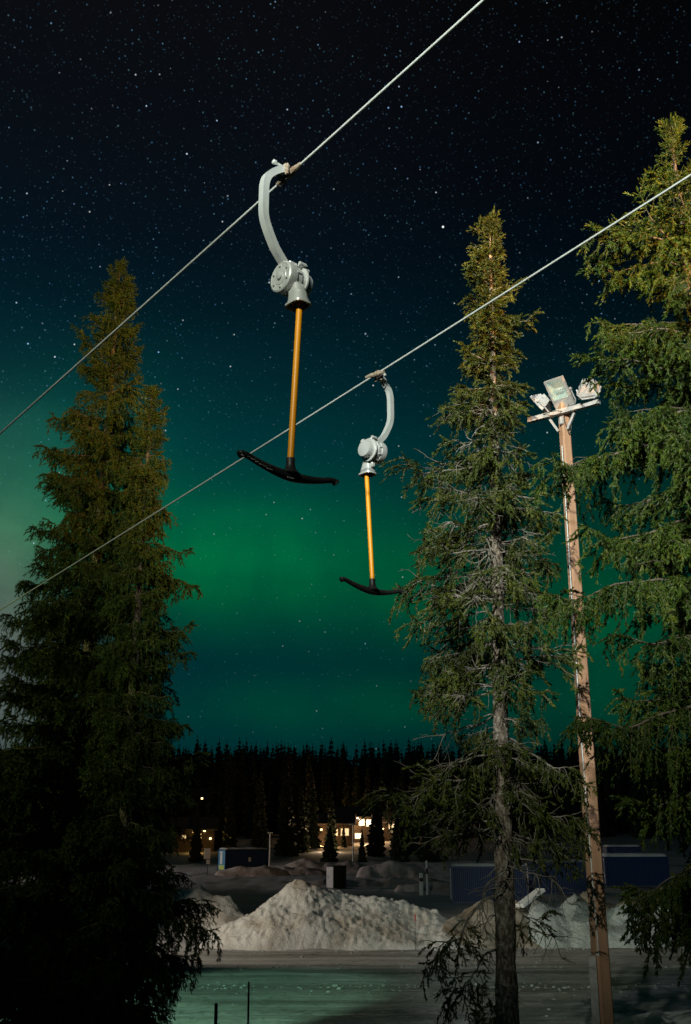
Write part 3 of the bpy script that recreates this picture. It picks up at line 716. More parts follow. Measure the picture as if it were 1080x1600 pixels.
def bez(pts, n=6):
    pts = [Vector(p) for p in pts]; out = []
    for i in range(len(pts) - 1):
        p0 = pts[max(i - 1, 0)]; p1 = pts[i]; p2 = pts[i + 1]; p3 = pts[min(i + 2, len(pts) - 1)]
        for k in range(n):
            t = k / n; out.append(.5 * ((2 * p1) + (p2 - p0) * t + (2 * p0 - 5 * p1 + 4 * p2 - p3) * t * t + (3 * p1 - p0 - 3 * p2 + p3) * t ** 3))
    out.append(pts[-1]); return out
def t_bar():
    root = thing('t_bar_hanger', 'nearer T-bar tow hanger with orange rod, on the upper cable', 'T-bar', P1, math.atan2(.675, .738), 'T-bar tow hangers on the lift cables')
    tilt = math.atan2(CD.z, math.hypot(CD.x, CD.y))
    Mt = Matrix.Rotation(tilt, 3, 'X')
    # bent square arm
    path = bez([(-.035, 0, .02), (-.085, 0, .0), (-.15, 0, -.05), (-.195, 0, -.095), (-.228, 0, -.145), (-.245, 0, -.215), (-.247, 0, -.29), (-.247, 0, -.38), (-.246, 0, -.45), (-.236, 0, -.515), (-.212, 0, -.58), (-.165, 0, -.67), (-.12, 0, -.74), (-.03, 0, -.835)], 4)
    MB().tube(path, .040, 4, True, (0, 1, 0), PI / 4).build('hanger_arm', M['galv'], root, auto=35)
    # grip on the cable
    g = MB()
    g.box((0, 0, .004), (.052, .17, .05), Mt, .012)
    g.tube([Mt @ Vector((0, -.15, .004)), Mt @ Vector((0, -.08, .004))], [.016, .026], 10); g.tube([Mt @ Vector((0, .08, .004)), Mt @ Vector((0, .15, .004))], [.026, .016], 10)
    g.box((-.045, 0, .03), (.06, .085, .07), None, .014)
    g.box((-.06, .045, -.005), (.02, .03, .11), None, .004); g.box((-.06, -.045, .0), (.02, .03, .10), None, .004)
    grip = g.build('cable_grip', M['rust'], root, auto=35)
    MB().lathe([(0, .012), (.05, .012), (.052, .02), (.075, .02), (.08, .014)], (-.085, 0, .04), (-1, .1, .12), 12).build('grip_bolt', M['galv'], grip, auto=35)
    MB().tube(bez([(-.03, .08, .02), (.0, .13, -.03), (.01, .07, -.06), (-.03, .0, -.05)], 5), .006, 6).build('grip_spring', M['dark_metal'], grip, smooth=True)
    # spring box
    zc = -.955; BOXY = Matrix.Rotation(R(12), 4, 'Z')
    b = MB()
    b.lathe([(-.048, .104), (-.046, .115), (.02, .117), (.022, .108), (.060, .108)], (-.0, 0, zc), (1, 0, 0), 40)
    for k in range(9):
        a = 2 * PI * k / 9 + .2; b.box((-.012, .118 * math.cos(a), zc + .118 * math.sin(a)), (.05, .018, .018), Matrix.Rotation(a, 3, 'X'), .003)
    box = b.build('spring_box', M['cast'], root, auto=35)
    MB().lathe([(.02, .124), (-.035, .130), (-.052, .126), (-.060, .114), (-.056, .106), (-.056, .070), (-.060, .066), (-.060, .030), (-.074, .028), (-.077, .022), (-.077, .001)], (-.050, 0, zc), (1, 0, 0), 48).build('ribbed_cover', M['cast'], box, auto=30)
    MB().lathe([(0, .131), (.012, .131), (.012, .098), (.016, .098), (.075, .097), (.088, .090), (.09, .084), (.09, .001)], (.062, 0, zc), (1, 0, 0), 48).build('plain_cap', M['cast'], box, auto=30)
    for k in range(6):
        a = 2 * PI * k / 6 + .5
        MB().lathe([(0, .011), (-.012, .010), (-.013, .006)], (-.106, .090 * math.cos(a), zc + .090 * math.sin(a)), (1, 0, 0), 8).build('bolt', M['galv'], box)
    c = MB()   # clamp on top, joining arm and box
    c.box((-.015, 0, zc + .125), (.085, .10, .045), None, .01); c.box((.05, -.02, zc + .13), (.04, .13, .03), None, .008)
    for yy in (-.075, .07): c.lathe([(-.03, .016), (.03, .016), (.032, .009), (.045, .009)], (.05, yy, zc + .135), (1, 0, 0), 10)
    c.box((.105, -.05, zc + .10), (.05, .035, .05), Matrix.Rotation(.5, 3, 'X'), .006)
    c.build('clamp', M['cast'], root, auto=35)
    # rope guide nozzle below the drum, on the uphill side
    def ringr(z, cx, cy, hx, hy, rr): 
        out = []
        for k in range(20):
            a = 2 * PI * k / 20; q = 4.0; ca, sa = math.cos(a), math.sin(a); s_ = (abs(ca) ** q + abs(sa) ** q) ** (-1 / q); out.append((cx + hx * ca * s_, cy + hy * sa * s_, z))
        return out
    rings = [ringr(zc - .07, .0, -.072, .048, .045, 0), ringr(zc - .12, .0, -.08, .054, .056, 0), ringr(zc - .20, .0, -.09, .062, .074, 0), ringr(zc - .236, .0, -.092, .068, .084, 0), ringr(zc - .240, .0, -.092, .080, .096, 0), ringr(zc - .258, .0, -.092, .080, .096, 0), ringr(zc - .258, .0, -.092, .066, .082, 0), ringr(zc - .15, .0, -.092, .05, .065, 0)]
    nz = MB(); V = [p for rg_ in rings for p in rg_]; Fz = []
    for i in range(len(rings) - 1):
        for k in range(20): j = (k + 1) % 20; Fz.append((i * 20 + k, i * 20 + j, (i + 1) * 20 + j, (i + 1) * 20 + k))
    Fz.append(tuple((len(rings) - 1) * 20 + k for k in range(20)))
    nz.add(V, Fz); nz.box((.01, -.01, zc - .14), (.05, .06, .10), None, .01); nz.box((-.045, -.055, zc - .17), (.02, .04, .11), None, .006)
    nz.build('rope_guide', M['cast'], root, auto=40)
    for part in (box, *[c_ for c_ in root.children if c_.name.split('.')[0] in ('clamp', 'rope_guide')]): part.matrix_local = BOXY @ part.matrix_local
    # orange rod and black crossbar
    a, bt = Vector((.01, -.10, -1.165)), Vector((.015, -.015, -2.44))
    MB().tube([a, a.lerp(bt, .01), a.lerp(bt, .99), bt], [.022, .0245, .0245, .0245], 20).build('tow_rod', M['orange'], root, auto=40)
    MB().tube([a + Vector((0, 0, .07)), a + Vector((0, 0, -.012))], .030, 16).build('rod_collar', M['galv'], root, auto=40)
    cb = MB(); c0 = bt + Vector((0, .004, -.115))
    pts = bez([(q * .815, 0, z_) for q, z_ in ((-.56, .040), (-.53, .054), (-.47, .050), (-.36, .026), (-.2, .002), (0, -.012), (.2, .002), (.36, .026), (.47, .050), (.53, .054), (.56, .040))], 5)
    pts = [c0 + p for p in pts]; m = len(pts)
    rr = [(.014 if i in (0, m - 1) else .030 if i in (1, 2, 3, m - 2, m - 3, m - 4) else .023 + .013 * math.exp(-((i - m / 2) / 7) ** 2)) for i in range(m)]
    cb.tube(pts, rr, 14, True, (0, 0, 1))
    bar = cb.build('crossbar', M['rubber'], root, smooth=True)
    sk = MB(); sk.lathe([(.0, .032), (-.005, .034), (-.05, .033), (-.085, .042), (-.11, .062), (-.125, .075), (-.135, .04)], bt + Vector((0, 0, .012)), (0, 0, 1), 20)
    sk.build('rod_socket', M['rubber'], bar, auto=50)
    def onbar(x):
        i = min(range(m), key=lambda q: abs(pts[q].x - (c0.x + x))); return pts[i], rr[i]
    for x, w_ in ((q_ * .815, w_) for q_, w_ in ((-.47, .03), (-.43, .035), (-.385, .028), (-.34, .035), (-.30, .025), (-.25, .05), (-.02, .06), (-.545, .022))):
        p, r_ = onbar(x); ang = R(-38)
        d = Vector((0, math.cos(ang + PI), math.sin(ang)))
        mk = MB(); mk.box((c0.x + x, p.y - .80 * (r_ - .002), p.z - .60 * (r_ - .002)), (w_, .004, .011), Matrix.Rotation(R(-37), 3, 'X'), .001); mk.build('worn_mark', M['marks'], bar)
    for part in root.children:
        if part.name.split('.')[0] not in ('hanger_arm', 'cable_grip'): part.matrix_local = Matrix.Translation((.04, 0, 0)) @ part.matrix_local
    return root
tb = t_bar()
tb2 = copy_tree(tb); tb2.location = P2; tb2.rotation_euler = (0, 0, math.atan2(.675, .738) + PI)
tb2['label'] = 'farther T-bar tow hanger with orange rod, on the lower cable'

# ------------------------------------------------------------------ timber floodlight pole
def light_pole():
    Y = 13.0; top = at(880, 632, Y); low = at(946, 1612, Y); ax = (low - top) / (low.z - top.z)
    zg = gz(low.x, Y) - .3; foot = top + ax * (zg - top.z); H = top.z - zg
    root = thing('light_pole', 'tall timber pole with three floodlights on a crossarm', 'light pole', foot)
    L = lambda v: Vector(v) - foot
    def c(z): return L(top + ax * (z - top.z))
    p = MB(); rz = R(17); V = []; F_ = []; K = 40; n = 12
    for i in range(K + 1):
        z = zg + H * i / K; h = .084 - .026 * i / K; cc = c(z)
        prof = []
        for k in range(4):
            a = PI / 4 + k * PI / 2
            for da in (-.16, 0, .16):
                rr = h * (1.34 if da == 0 else 1.36); prof.append((rr * math.cos(a + da), rr * math.sin(a + da)))
        for x, y in prof:
            V.append((cc.x + x * math.cos(rz) - y * math.sin(rz), cc.y + x * math.sin(rz) + y * math.cos(rz), cc.z))
    for i in range(K):
        for k in range(n): j = (k + 1) % n; F_.append((i * n + k, i * n + j, (i + 1) * n + j, (i + 1) * n + k))
    F_.append(tuple(K * n + k for k in range(n)))
    p.add(V, F_); p.build('pole', M['pole'], root, auto=30)
    # crossarm: nearer end to the right
    a0, a1 = L(at(826, 657.5, 13.22)), L(at(937, 627, 12.55)); a1.z = a0.z = (a0.z + a1.z) / 2
    ad_ = (a1 - a0).normalized(); pn = Vector((ad_.y, -ad_.x, 0)); 
    off = pn * .0
    MB().tube([a0, a1], .048, 4, True, (0, 0, 1), PI / 4).build('crossarm', M['lampgrey'], root, auto=30)
    mid = c(a0.z + foot.z)
    for s_ in (-1, 1):
        q = mid + ad_ * .20 * s_ + Vector((0, 0, -.02)) + pn * .06; MB().tube([q, mid + ad_ * .07 * s_ + Vector((0, 0, -.26)) + pn * .06], .022, 4, True, (0, 0, 1), PI / 4).build('brace', M['lampgrey'], root)
    def flood(cpos, nh, down, w=.30, h=.34, d=.15):
        nh = Vector(nh).normalized(); n_ = (nh * math.cos(down) + Vector((0, 0, -math.sin(down)))).normalized()
        u = (Vector((0, 0, 1)) - n_ * n_.z).normalized(); r_ = u.cross(n_)
        B = Matrix((r_, u, n_)).transposed()     # local x right, y up, z out of the glass
        def V3(x, y, z): return cpos + B @ Vector((x, y, z))
        mb = MB(); W2, H2 = w / 2, h / 2
        back = [V3(x * W2 * .62, y * H2 * .62, -d) for x, y in ((-1, -1), (1, -1), (1, 1), (-1, 1))]
        mid_ = [V3(x * W2 * .95, y * H2 * .95, -.04) for x, y in ((-1, -1), (1, -1), (1, 1), (-1, 1))]
        rim = [V3(x * W2, y * H2, -.04) for x, y in ((-1, -1), (1, -1), (1, 1), (-1, 1))]
        rimf = [V3(x * W2, y * H2, 0) for x, y in ((-1, -1), (1, -1), (1, 1), (-1, 1))]
        inn = [V3(x * W2 * .80, y * H2 * .66 + .045 * H2 / .17, .0) for x, y in ((-1, -1), (1, -1), (1, 1), (-1, 1))]
        deep = [V3(x * W2 * .55, y * H2 * .40 + .045, -d * .75) for x, y in ((-1, -1), (1, -1), (1, 1), (-1, 1))]
        vs = back + mid_ + rim + rimf + inn; fs = [(3, 2, 1, 0)]
        for l in range(4):
            for k in range(4): j = (k + 1) % 4; fs.append((l * 4 + k, l * 4 + j, (l + 1) * 4 + j, (l + 1) * 4 + k))
        mb.add(vs, fs)
        for k in range(-2, 3): mb.box(cpos + B @ Vector((k * w * .11, 0, -d - .015)), (.008, h * .5, .04), B)
        fl = mb.build('floodlight', M['lampgrey'], root)
        rf = MB(); rf.add(inn + deep, [(k, (k + 1) % 4, 4 + (k + 1) % 4, 4 + k) for k in range(4)] + [(4, 5, 6, 7)]); rf.build('reflector', M['reflector'], fl)
        MB().tube([V3(-w * .2, .045, -.05), V3(w * .2, .045, -.05)], .016, 10).build('lamp_tube', M['tubeglow'], fl, smooth=True)
        g = MB(); g.box(cpos + B @ Vector((0, .045 * H2 / .17, .004)), (w * .8, h * .66, .005), B); g.build('glass', M['glass'], fl)
        br = MB(); br.tube([V3(-W2 - .012, .0, -.05), V3(-W2 - .012, -H2 * .8, -.06), V3(-W2 * .6, -H2 - .09, -.05), V3(W2 * .6, -H2 - .09, -.05), V3(W2 + .012, -H2 * .8, -.06), V3(W2 + .012, 0, -.05)], .011, 6)
        for s_ in (-1, 1): br.lathe([(0, .022), (.02, .02)], V3(s_ * (W2 + .01), 0, -.05), B @ Vector((s_, 0, 0)), 10)
        br.build('bracket', M['lampgrey'], fl)
        return fl
    flood(L(at(873.5, 614.5, 12.85)), (-.68, -.73, 0), R(42), .30, .44)
    flood(L(at(842, 636, 13.30)), (-.80, .45, 0), R(35), .28, .30)
    flood(L(at(921, 613, 12.60)), (.35, .9, 0), R(35), .28, .30)
    # junction box, wiring and the loop of cable down the pole
    f1 = Vector((math.sin(rz) * -1, -math.cos(rz), 0))
    f1 = Vector((-math.sin(R(28)), -math.cos(R(28)), 0))
    jb = MB(); jb.box(c(top.z - .28) + Vector((-.055, -.07, 0)), (.06, .06, .12), Matrix.Rotation(rz, 3, 'Z'), .012); jb.build('junction_box', M['lampgrey'], root, auto=35)
    wr = MB(); b0 = top.z
    front = lambda z, dx: c(z) + Vector((dx, -.092, 0))
    wr.tube(bez([front(b0 - .10, .03), front(b0 - .22, -.02), front(b0 - .36, .0), front(b0 - .48, .04), front(b0 - .36, .075), front(b0 - .16, .06), front(b0 - .04, .05)], 6), .007, 6)
    wr.tube(bez([a0 + Vector((.12, -.03, .05)), (a0 + a1) / 2 + Vector((-.15, -.05, -.02)), mid + Vector((0, -.12, .0)), (a0 + a1) / 2 + Vector((.2, -.05, .03)), a1 + Vector((-.05, -.02, .06))], 8), .006, 6)
    wr.build('wiring', M['dark_metal'], root, smooth=True)
    zs = [at(540, y, Y).z for y in (700, 900, 1100, 1200, 1330, 1420, 1480, 1492, 1488)]
    cabl = MB(); dxs = (-.098, -.100, -.098, -.092, -.075, -.062, -.052, -.060, -.085)
    cabl.tube(bez([c(z) + Vector((dx * .72 - .004, -.088 - .012 * (i > 3), 0)) for i, (z, dx) in enumerate(zip(zs, dxs))], 8), .007, 8); cabl.build('power_cable', M['white'], root, smooth=True)
    zt = at(540, 1492, Y).z
    cv = MB(); q0, q1 = c(zt), c(zg); 
    for q_ in (0,): 
        Mz = Matrix.Rotation(R(-15), 3, 'Z')
    cv.tube([q0 + Vector((-.112, -.07, 0)), q1 + Vector((-.118, -.07, 0))], .062, 4, True, (1, -.27, 0), PI / 4); cv.build('cable_cover', M['lampgrey'], root, auto=30)
light_pole()

# ------------------------------------------------------------------ thin stakes by the road
def stake(label, px, py, Y, r_):
    t = at(px, py, Y); z0 = gz(t.x, Y) - .2
    mb = MB(); mb.tube([(0, 0, z0 - t.z - .0), (.01, 0, (z0 - t.z) * .5), (0, 0, -.02), (0, 0, 0)], [r_, r_, r_, r_ * .5], 8)
    V = [(x, y, z - (z0 - t.z)) for x, y, z in mb.v]; mb.v = V
    tag(mb.build('stake', M['dark_metal'], None, (t.x, Y, z0), auto=40), label, 'stake', 'thin stakes beside the road')
stake('taller thin dark stake beside the road, lower left', 389, 1534, 24, .022)
stake('shorter thicker dark stake at the bottom edge left of the taller stake', 338, 1567, 23, .036)
t = at(648, 1428, 47.3)
sk = thing('snow_stake', 'thin stake with a red tip in front of the largest snow heap', 'stake', (t.x, 47.3, 0))
MB().tube([(0, 0, 0), (.02, 0, t.z - .3)], .011, 6).build('shaft', M['dark_metal'], sk); MB().tube([(.02, 0, t.z - .3), (.03, 0, t.z)], .026, 8).build('red_tip', M['red'], sk)
pk = MB(); a, b = at(812, 1416, 48.6), at(846, 1390, 49.6); pk.box((0, 0, 0), ((b - a).length, .5, .16), (b - a).to_track_quat('X', 'Z').to_matrix(), .03)
tag(pk.build('plank', M['snow_roof'], None, (a + b) / 2), 'pale snowy plank leaning on the icy bank right of the spruce trunk', 'plank')

# ------------------------------------------------------------------ containers, cabinet, lamp posts
GCN = 'blue shipping containers around the lot'
def container(label, c, rz, L=6.06, Wd=2.44, H=2.6, endmat=None, snow=.14, sign=None):
    root = thing('shipping_container', label, 'container', c, rz, GCN)
    mb = MB(); x, y = L / 2, Wd / 2
    n = int(L / .28)
    for s_ in (-1, 1):       # corrugated long sides
        pr = []
        for i in range(n):
            x0 = -x + .12 + (L - .24) * i / n; w = (L - .24) / n
            pr += [(x0, 0), (x0 + w * .3, 0), (x0 + w * .5, .05), (x0 + w * .8, .05)]
        pr.append((x - .12, 0)); vs = []
        for px, d in pr: vs += [(px, s_ * (y - .06 + (0 if d == 0 else -d + .0)), .14), (px, s_ * (y - .06 + (0 if d == 0 else -d)), H - .12)]
        fs = [(2 * i, 2 * i + 2, 2 * i + 3, 2 * i + 1) if s_ < 0 else (2 * i, 2 * i + 1, 2 * i + 3, 2 * i + 2) for i in range(len(pr) - 1)]
        mb.add(vs, fs)
        for sx in (-1, 1): mb.box((sx * (x - .07), s_ * (y - .06), H / 2), (.14, .12, H), None, .01)
        mb.box((0, s_ * (y - .05), H - .06), (L - .284, .1, .12)); mb.box((0, s_ * (y - .05), .07), (L - .284, .1, .14))
    mb.add([(-x + .1, -y + .1, H - .05), (x - .1, -y + .1, H - .05), (x - .1, y - .1, H - .05), (-x + .1, y - .1, H - .05)], [(0, 1, 2, 3)])
    mb.box((x - .05, 0, H / 2), (.06, Wd - .24, H - .1))
    for sx in (-1, 1): mb.box((sx * (x - .05), 0, H - .06), (.096, Wd - .244, .12)); mb.box((sx * (x - .05), 0, .07), (.096, Wd - .244, .14))
    mb.build('body', M['blue'], root)
    for s_ in (-1, 1):
        d = MB(); d.box((-x + .06, s_ * (Wd - .26) / 4, H / 2), (.05, (Wd - .28) / 2, H - .28), None, .01)
        dr = d.build('door', endmat or M['blue'], root)
        rr = MB()
        for q in (-.3, .25): rr.tube([(-x + .02, s_ * (Wd - .26) / 4 + q, .2), (-x + .02, s_ * (Wd - .26) / 4 + q, H - .2)], .018, 6)
        rr.build('lock_rod', M['galv'], dr)
    if endmat is not None:
        e = MB(); e.box((-x + .016, .15, H * .56), (.012, .62, 1.3)); e.box((-x + .016, .15, H * .86), (.012, .9, .16)); e.build('white_marking', M['white'], root)
        e = MB(); e.box((-x + .015, 0, .40), (.014, 1.7, .55)); e.build('yellow_base', M['lime'], root)
    if snow:
        nx, ny = 26, 10; V = []
        for j in range(ny):
            for i in range(nx):
                u, v = i / (nx - 1), j / (ny - 1); ed = min(u, 1 - u) * L; ev = min(v, 1 - v) * Wd; e = min(1, min(ed, ev) / .3)
                h = snow * (.35 + .65 * math.sqrt(e)) + .06 * noise.noise(Vector((u * L * .9, v * 3, c[0])))
                V.append(((u - .5) * (L + .02), (v - .5) * (Wd + .03), H + max(.02, h) if e > 0 else H - .02))
        idx = np.arange(nx * ny).reshape(ny, nx); f = np.stack([idx[:-1, :-1], idx[:-1, 1:], idx[1:, 1:], idx[1:, :-1]], -1).reshape(-1, 4)
        link('roof_snow', np_mesh('roof_snow', np.array(V), f, 4), M['snow_roof'], root, smooth=True)
    if sign:
        s_ = MB(); s_.box((.35, -y - .0, 1.35), (.35, .02, .5)); s_.build('white_notice', M['white'], root)
    return root
def gp(px, Y, d=0): 
    p = at(px, 1360, Y); return (p.x, Y, gz(p.x, Y))
container('blue container with a turquoise end wall, far left beside a lamp post', gp(380, 136), R(29), endmat=M['cyan'], sign=True)
container('nearest blue container, right behind the sparse spruce trunk', gp(762, 79.5), R(-4), L=5.6)
container('dim blue container behind the lamp pole, lowest in the row', gp(878, 91), R(-3), snow=.08)
container('blue container with thick roof snow right of the lamp pole', (gp(990, 100)[0], 100, .22), R(2), snow=.24)
container('farthest blue container, its roof showing above the others', (gp(974, 142)[0], 142, .55), R(0), snow=.2, L=4.6)
def cabinet():
    p = gp(526, 100); root = thing('utility_cabinet', 'white ended utility cabinet standing behind the largest snow heap', 'cabinet', p, R(34))
    b = MB(); b.box((0, 0, .95), (1.45, 1.2, 1.9), None, .02); b.build('body', M['dark'], root)
    e = MB(); e.box((-.745, 0, .95), (.03, 1.14, 1.84), None, .01); e.build('white_end', M['white'], root)
    r_ = MB(); r_.box((0, 0, 1.945), (1.55, 1.3, .08), None, .02); r_.build('roof', M['dark'], root)
    h = MB(); h.box((-.775, .3, .95), (.03, .05, .2)); h.build('handle', M['dark_metal'], root)
cabinet()
def lamp_post(label, px, Y, ytop, w):
    p = gp(px, Y); H = at(px, ytop, Y).z - p[2]
    root = thing('lamp_post', label, 'lamp post', p, 0, 'unlit grey lamp posts in the lot')
    MB().tube([(0, 0, -.1), (0, 0, 1.0), (0, 0, 1.02), (0, 0, H - .1)], [.13, .13, .10, .075], 12).build('pole', M['galv'], root, auto=40)
    h = MB(); h.box((0, 0, H), (w, .28, .14), None, .04); h.build('lamp_head', M['galv'], root, auto=40)
    g = MB(); g.box((0, 0, H - .09), (w * .8, .2, .03)); g.build('diffuser', M['white'], root)
    b = MB(); b.lathe([(0, .22), (.05, .22), (.06, .15)], (0, 0, 0), (0, 0, 1), 12); b.build('base_plate', M['galv'], root)
lamp_post('slim grey lamp post right of the turquoise ended container', 421, 140, 1301, .7)
lamp_post('taller grey lamp post with a wide head before the lit lodge', 552, 138, 1288, 1.25)
def marker(label, px, Y, ytop, r_, white=True):
    p = gp(px, Y); H = max(.4, at(px, ytop, Y).z - p[2])
    o = thing('marker_post', label, 'marker post', p, 0, 'marker posts by the far snow bank')
    MB().tube([(0, 0, -.2), (0, 0, H)], r_, 8).build('post', M['white'], o, auto=40)
    MB().tube([(0, 0, H * .62), (0, 0, H * .78)], r_ * 1.04, 8).build('dark_band', M['dark_metal'], o)
marker('taller white marker post left of the nearest blue container', 667, 88, 1345, .10)
marker('short white marker stub beside the taller marker post', 658, 88, 1364, .16)
def notice():
    p = gp(324, 128); o = thing('notice_board', 'small white notice board on a post left of the turquoise ended container', 'sign', p)
    MB().tube([(0, 0, -.1), (0, 0, 2.6)], .06, 8).build('post', M['dark_metal'], o)
    b = MB(); b.box((-.05, -.08, 2.5), (.75, .06, 1.2), None, .02); b.build('board', M['white'], o)
    b = MB(); b.box((.1, -.08, 1.55), (.4, .06, .5), None, .02); b.build('lower_board', M['white'], o)
notice()

# ------------------------------------------------------------------ far village
def cabin(label, px, Y, rz, w, d, h, wins, wm, rise=1.6, lamps=()):
    p = gp(px, Y); root = thing('cabin', label, 'cabin', p, rz)
    b = MB(); b.box((0, 0, h / 2 - .3), (w, d, h + .6)); 
    b.add([(-w / 2, -d / 2, h), (-w / 2, d / 2, h), (-w / 2, 0, h + rise), (w / 2, -d / 2, h), (w / 2, d / 2, h), (w / 2, 0, h + rise)], [(0, 2, 1), (3, 4, 5)]); b.build('wall', M['cabin'], root)
    r_ = MB()
    for s_ in (-1, 1):
        a = Vector((0, s_ * (d / 2 + .5), h - rise * .5 / (d / 2) + .05)); e = Vector((0, 0, h + rise + .05)); x = w / 2 + .5
        vs = [(-x, a.y, a.z), (x, a.y, a.z), (x, e.y, e.z), (-x, e.y, e.z)]; vs += [(q[0], q[1], q[2] + .22) for q in vs]
        r_.add(vs, [(0, 3, 2, 1), (4, 5, 6, 7), (0, 1, 5, 4), (1, 2, 6, 5), (2, 3, 7, 6), (3, 0, 4, 7)])
    r_.build('roof', M['cabin_roof'], root)
    for (x, z, ww, hh) in wins:
        fr = MB()
        for q in ((0, hh / 2 + .05, ww + .2, .1), (0, -hh / 2 - .05, ww + .2, .1), (-ww / 2 - .05, 0, .1, hh), (ww / 2 + .05, 0, .1, hh), (0, 0, .06, hh)): fr.box((x + q[0], -d / 2 - .04, z + q[1]), (q[2], .1, q[3]))
        f = fr.build('window', M['white'], root); pn = MB(); pn.box((x, -d / 2 - .02, z), (ww, .03, hh)); pn.build('pane', wm, f)
    for (x, z, bm_) in lamps:
        l = MB(); l.lathe([(-.16, .02), (-.12, .14), (0, .2), (.12, .14), (.16, .02)], (x, -d / 2 - .3, z), (0, 0, 1), 10); l.build('wall_lamp', bm_, root, smooth=True)
    return root
cabin('brightly lit lodge with white windows up among the dark spruces', 556, 196, R(2), 9, 6, 4.4,
      [(-3.4, 3.2, .9, 1.1), (-1.6, 3.3, 1.5, 1.1), (1.0, 3.4, .9, 1.0), (2.3, 3.3, .8, 1.1), (-2.2, 1.1, .9, .9), (3.7, 3.2, .6, 1.0), (.4, 1.0, 1.2, .8)], M['window_white'], lamps=[(3.4, 4.3, M['bulb_white']), (-1.8, 2.6, M['bulb']), (4.9, 2.3, M['bulb']), (.2, 4.2, M['bulb_white']), (-3.9, 1.6, M['bulb']), (2.9, 1.2, M['bulb_white'])])
cabin('low lit cabin with warm windows left of the bright lodge', 512, 186, R(-3), 9, 6, 3.6,
      [(-2.8, 2.2, 2.2, 1.3), (1.3, 2.2, 1.2, 1.1), (3.2, 2.2, 1.3, 1.1), (-3, .2, 2.2, .9)], M['window'], lamps=[(-.9, 2.6, M['bulb'])])
cabin('small cabin with two pale windows right of the bright lodge', 600, 200, R(6), 5, 5, 3.4, [(-1.2, 1.8, .8, 1.2), (1.2, 2.2, .9, 1.3)], M['window'], lamps=[(2.0, 3.0, M['bulb_white'])])
cabin('lone cabin with one lit window high on the forest hill at left', 312, 236, R(4), 5, 4, 5.5, [(0, 4.6, .4, .4)], M['bulb'], 1.2)
cabin('half hidden made-up cabin, for an amber lamp among the trees left of the notice board', 300, 172, R(5), 7, 5, 3.4, [(-1.4, 2.2, .6, .5), (1.0, 2.3, .7, .5)], M['window'], lamps=[(1.9, 3.1, M['bulb']), (.2, 2.9, M['bulb']), (2.9, 1.9, M['bulb'])])  # added cabin, its windows and bulbs stand in for a lamp in the trees
for (px, py, Y, e, c) in ((556, 1286, 191, 600, (1, .58, .24)), (505, 1312, 180, 700, (1, .55, .22)), (600, 1290, 194, 500, (1, .6, .28)), (306, 1330, 166, 160, (1, .58, .12)), (575, 1308, 186, 500, (1, .62, .3)), (566, 1256, 203.5, 900, (1, .5, .16)), (515, 1322, 168, 500, (1, .7, .4))):
    point('village_lamp', at(px, py, Y), e * 1.2, c, .3)

def far_spruce(h, rad, seed, layers=22, arms=9):
    r = random.Random(seed); V = []; F_ = []
    for l in range(layers):
        t = l / (layers - 1); z = h * (.06 + .93 * t); w = rad * (1 - t) ** .8 + .12
        for k in range(arms):
            a = 2 * PI * (k + r.random()) / arms; ln = w * r.uniform(.55, 1.15); dz = -ln * r.uniform(.25, .6); wd = ln * r.uniform(.22, .36) + .05
            ca, sa = math.cos(a), math.sin(a); b = len(V); zz = z + r.uniform(-.3, .3) * h / layers
            V += [(0, 0, zz + .25), (ca * ln * .55 - sa * wd, sa * ln * .55 + ca * wd, zz + dz * .45), (ca * ln, sa * ln, zz + dz * .8), (ca * ln * .55 + sa * wd, sa * ln * .55 - ca * wd, zz + dz * .5),
                  (ca * ln * .6, sa * ln * .6, zz + dz - .28 * rad * (1 - t) - .15)]
            F_ += [(b, b + 1, b + 2), (b, b + 2, b + 3), (b + 1, b + 4, b + 2), (b, b + 4, b + 2), (b + 3, b + 2, b + 4)]
    return V, F_
proto = []
for i in range(3):
    h, rad = ((13, 2.0), (16, 2.3), (5, 1.5))[i]; V, F_ = far_spruce(h, rad, 100 + i, (26, 30, 16)[i])
    me = bpy.data.meshes.new('crown'); me.from_pydata(V, [], F_); me.update(); me.materials.append(M['needles_dark'])
    tm = MB().tube([(0, 0, -.4), (0, 0, h * .5), (0, 0, h * .97)], [.2 if i < 2 else .09, .12 if i < 2 else .05, .03], 7).mesh('trunk'); tm.materials.append(M['bark']); proto.append((me, tm, h))
GV = 'dark spruces scattered before the village'
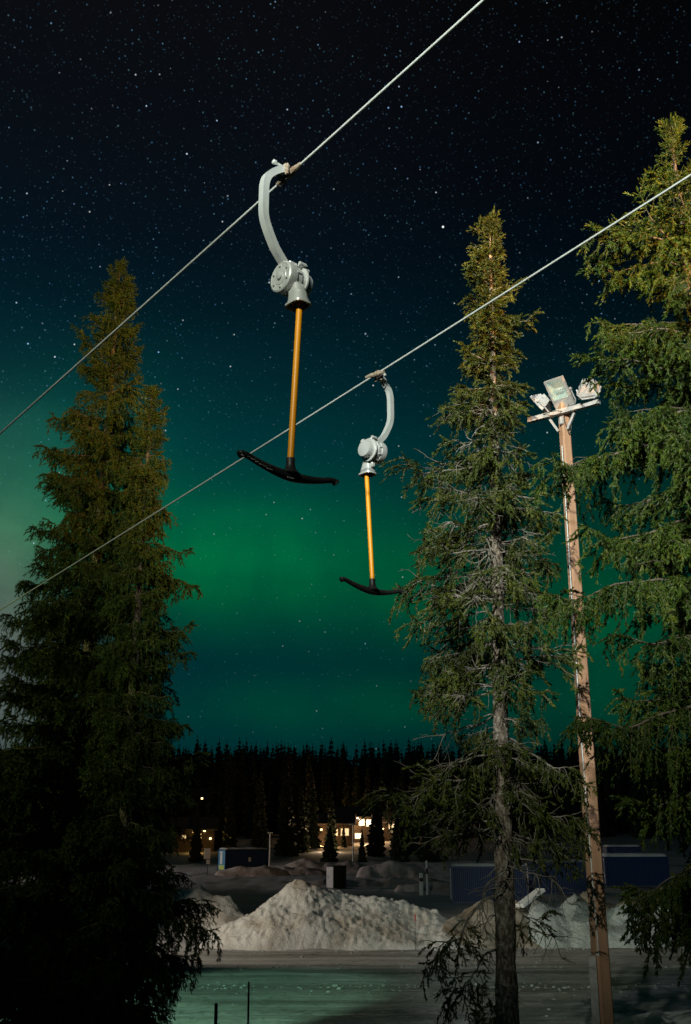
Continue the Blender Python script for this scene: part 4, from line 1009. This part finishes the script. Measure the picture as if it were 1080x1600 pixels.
VS = [(305, 150, 0, .62, 'dark spruce at the left edge of the far lot, beside the left spruces'), (357, 165, 0, .8, 'dark spruce rising behind the roof of the turquoise ended container'), (446, 160, 1, .9, 'tall dark spruce between the two grey lamp posts'),
      (470, 168, 0, .8, 'dark spruce at the left end of the low lit cabin'), (487, 178, 1, .8, 'dark spruce nearly hiding the left end of the low lit cabin'), (515, 150, 2, .95, 'small young spruce standing alone on the lit snow patch'),
      (518, 172, 1, .6, 'dark spruce hiding the middle of the low lit cabin'), (537, 180, 0, .32, 'short dark spruce in front of the bright lodge'), (566, 150, 0, .36, 'dark spruce just right of the taller lamp post'), (588, 160, 1, .72, 'tall dark spruce at the right end of the bright lodge'),
      (594, 175, 0, .55, 'dark spruce between the bright lodge and the small cabin'), (625, 150, 1, .72, 'dark spruce behind the pointed snow mound'), (645, 165, 0, .9, 'dark spruce at the right end of the village lights'), (672, 150, 1, .8, 'dark spruce behind the white marker posts'),
      (338, 175, 0, .7, 'dark spruce between the notice board and the turquoise ended container'), (405, 172, 1, .8, 'dark spruce behind the slim grey lamp post')]
for px, Y, k, s_, lb in VS:
    o = thing('spruce_tree', lb, 'spruce', gp(px, Y), px * 1.7, GV); me, tm, h = proto[k]
    link('crown', me, None, o).scale = (s_, s_, s_); link('trunk', tm, None, o).scale = (s_, s_, s_)

def forest():
    r = random.Random(9); tp = [far_spruce(13, 2.7, 200 + i, 15, 8) for i in range(6)]
    tv = [np.array(v) for v, f in tp]; tf = [np.array(f) for v, f in tp]; VV = []; FF = []; n = 0
    for i in range(3000):
        y = 206 + 120 * r.random() ** 1.1; x = r.uniform(-1, 1) * (y * .75)
        k = r.randrange(6); s_ = r.uniform(.6, 1.2); a = r.random() * 6.3; c, s = math.cos(a), math.sin(a)
        if abs(x - at(556, 1300, 210).x) < 9 and y < 216: continue
        if abs(x - at(312, 1300, 236).x) < 4 and y < 242: continue
        z = gz(x, y); top = 28.6 * y / 258 - 2 + r.uniform(-1.9, .7)
        v = tv[k] * np.array([s_, s_, s_ * min(1.25, max(.6, (top - z) / 15))]) @ np.array([[c, s, 0], [-s, c, 0], [0, 0, 1]]) + np.array([x, y, z - .3])
        VV.append(v); FF.append(tf[k] + n); n += len(v)
    o = link('forest', np_mesh('forest', np.concatenate(VV), np.concatenate(FF), 3), M['needles_dark'])
    tag(o, 'black spruce forest covering the far hill under the aurora', 'forest', kind='stuff')
forest()

# ------------------------------------------------------------------ colour management
SC.view_settings.view_transform = 'Standard'; SC.view_settings.look = 'None'; SC.view_settings.exposure = 0; SC.view_settings.gamma = 1
SC.cycles.use_denoising = True
SC.cycles.max_bounces = 5; SC.cycles.diffuse_bounces = 2; SC.cycles.glossy_bounces = 2; SC.cycles.transmission_bounces = 4
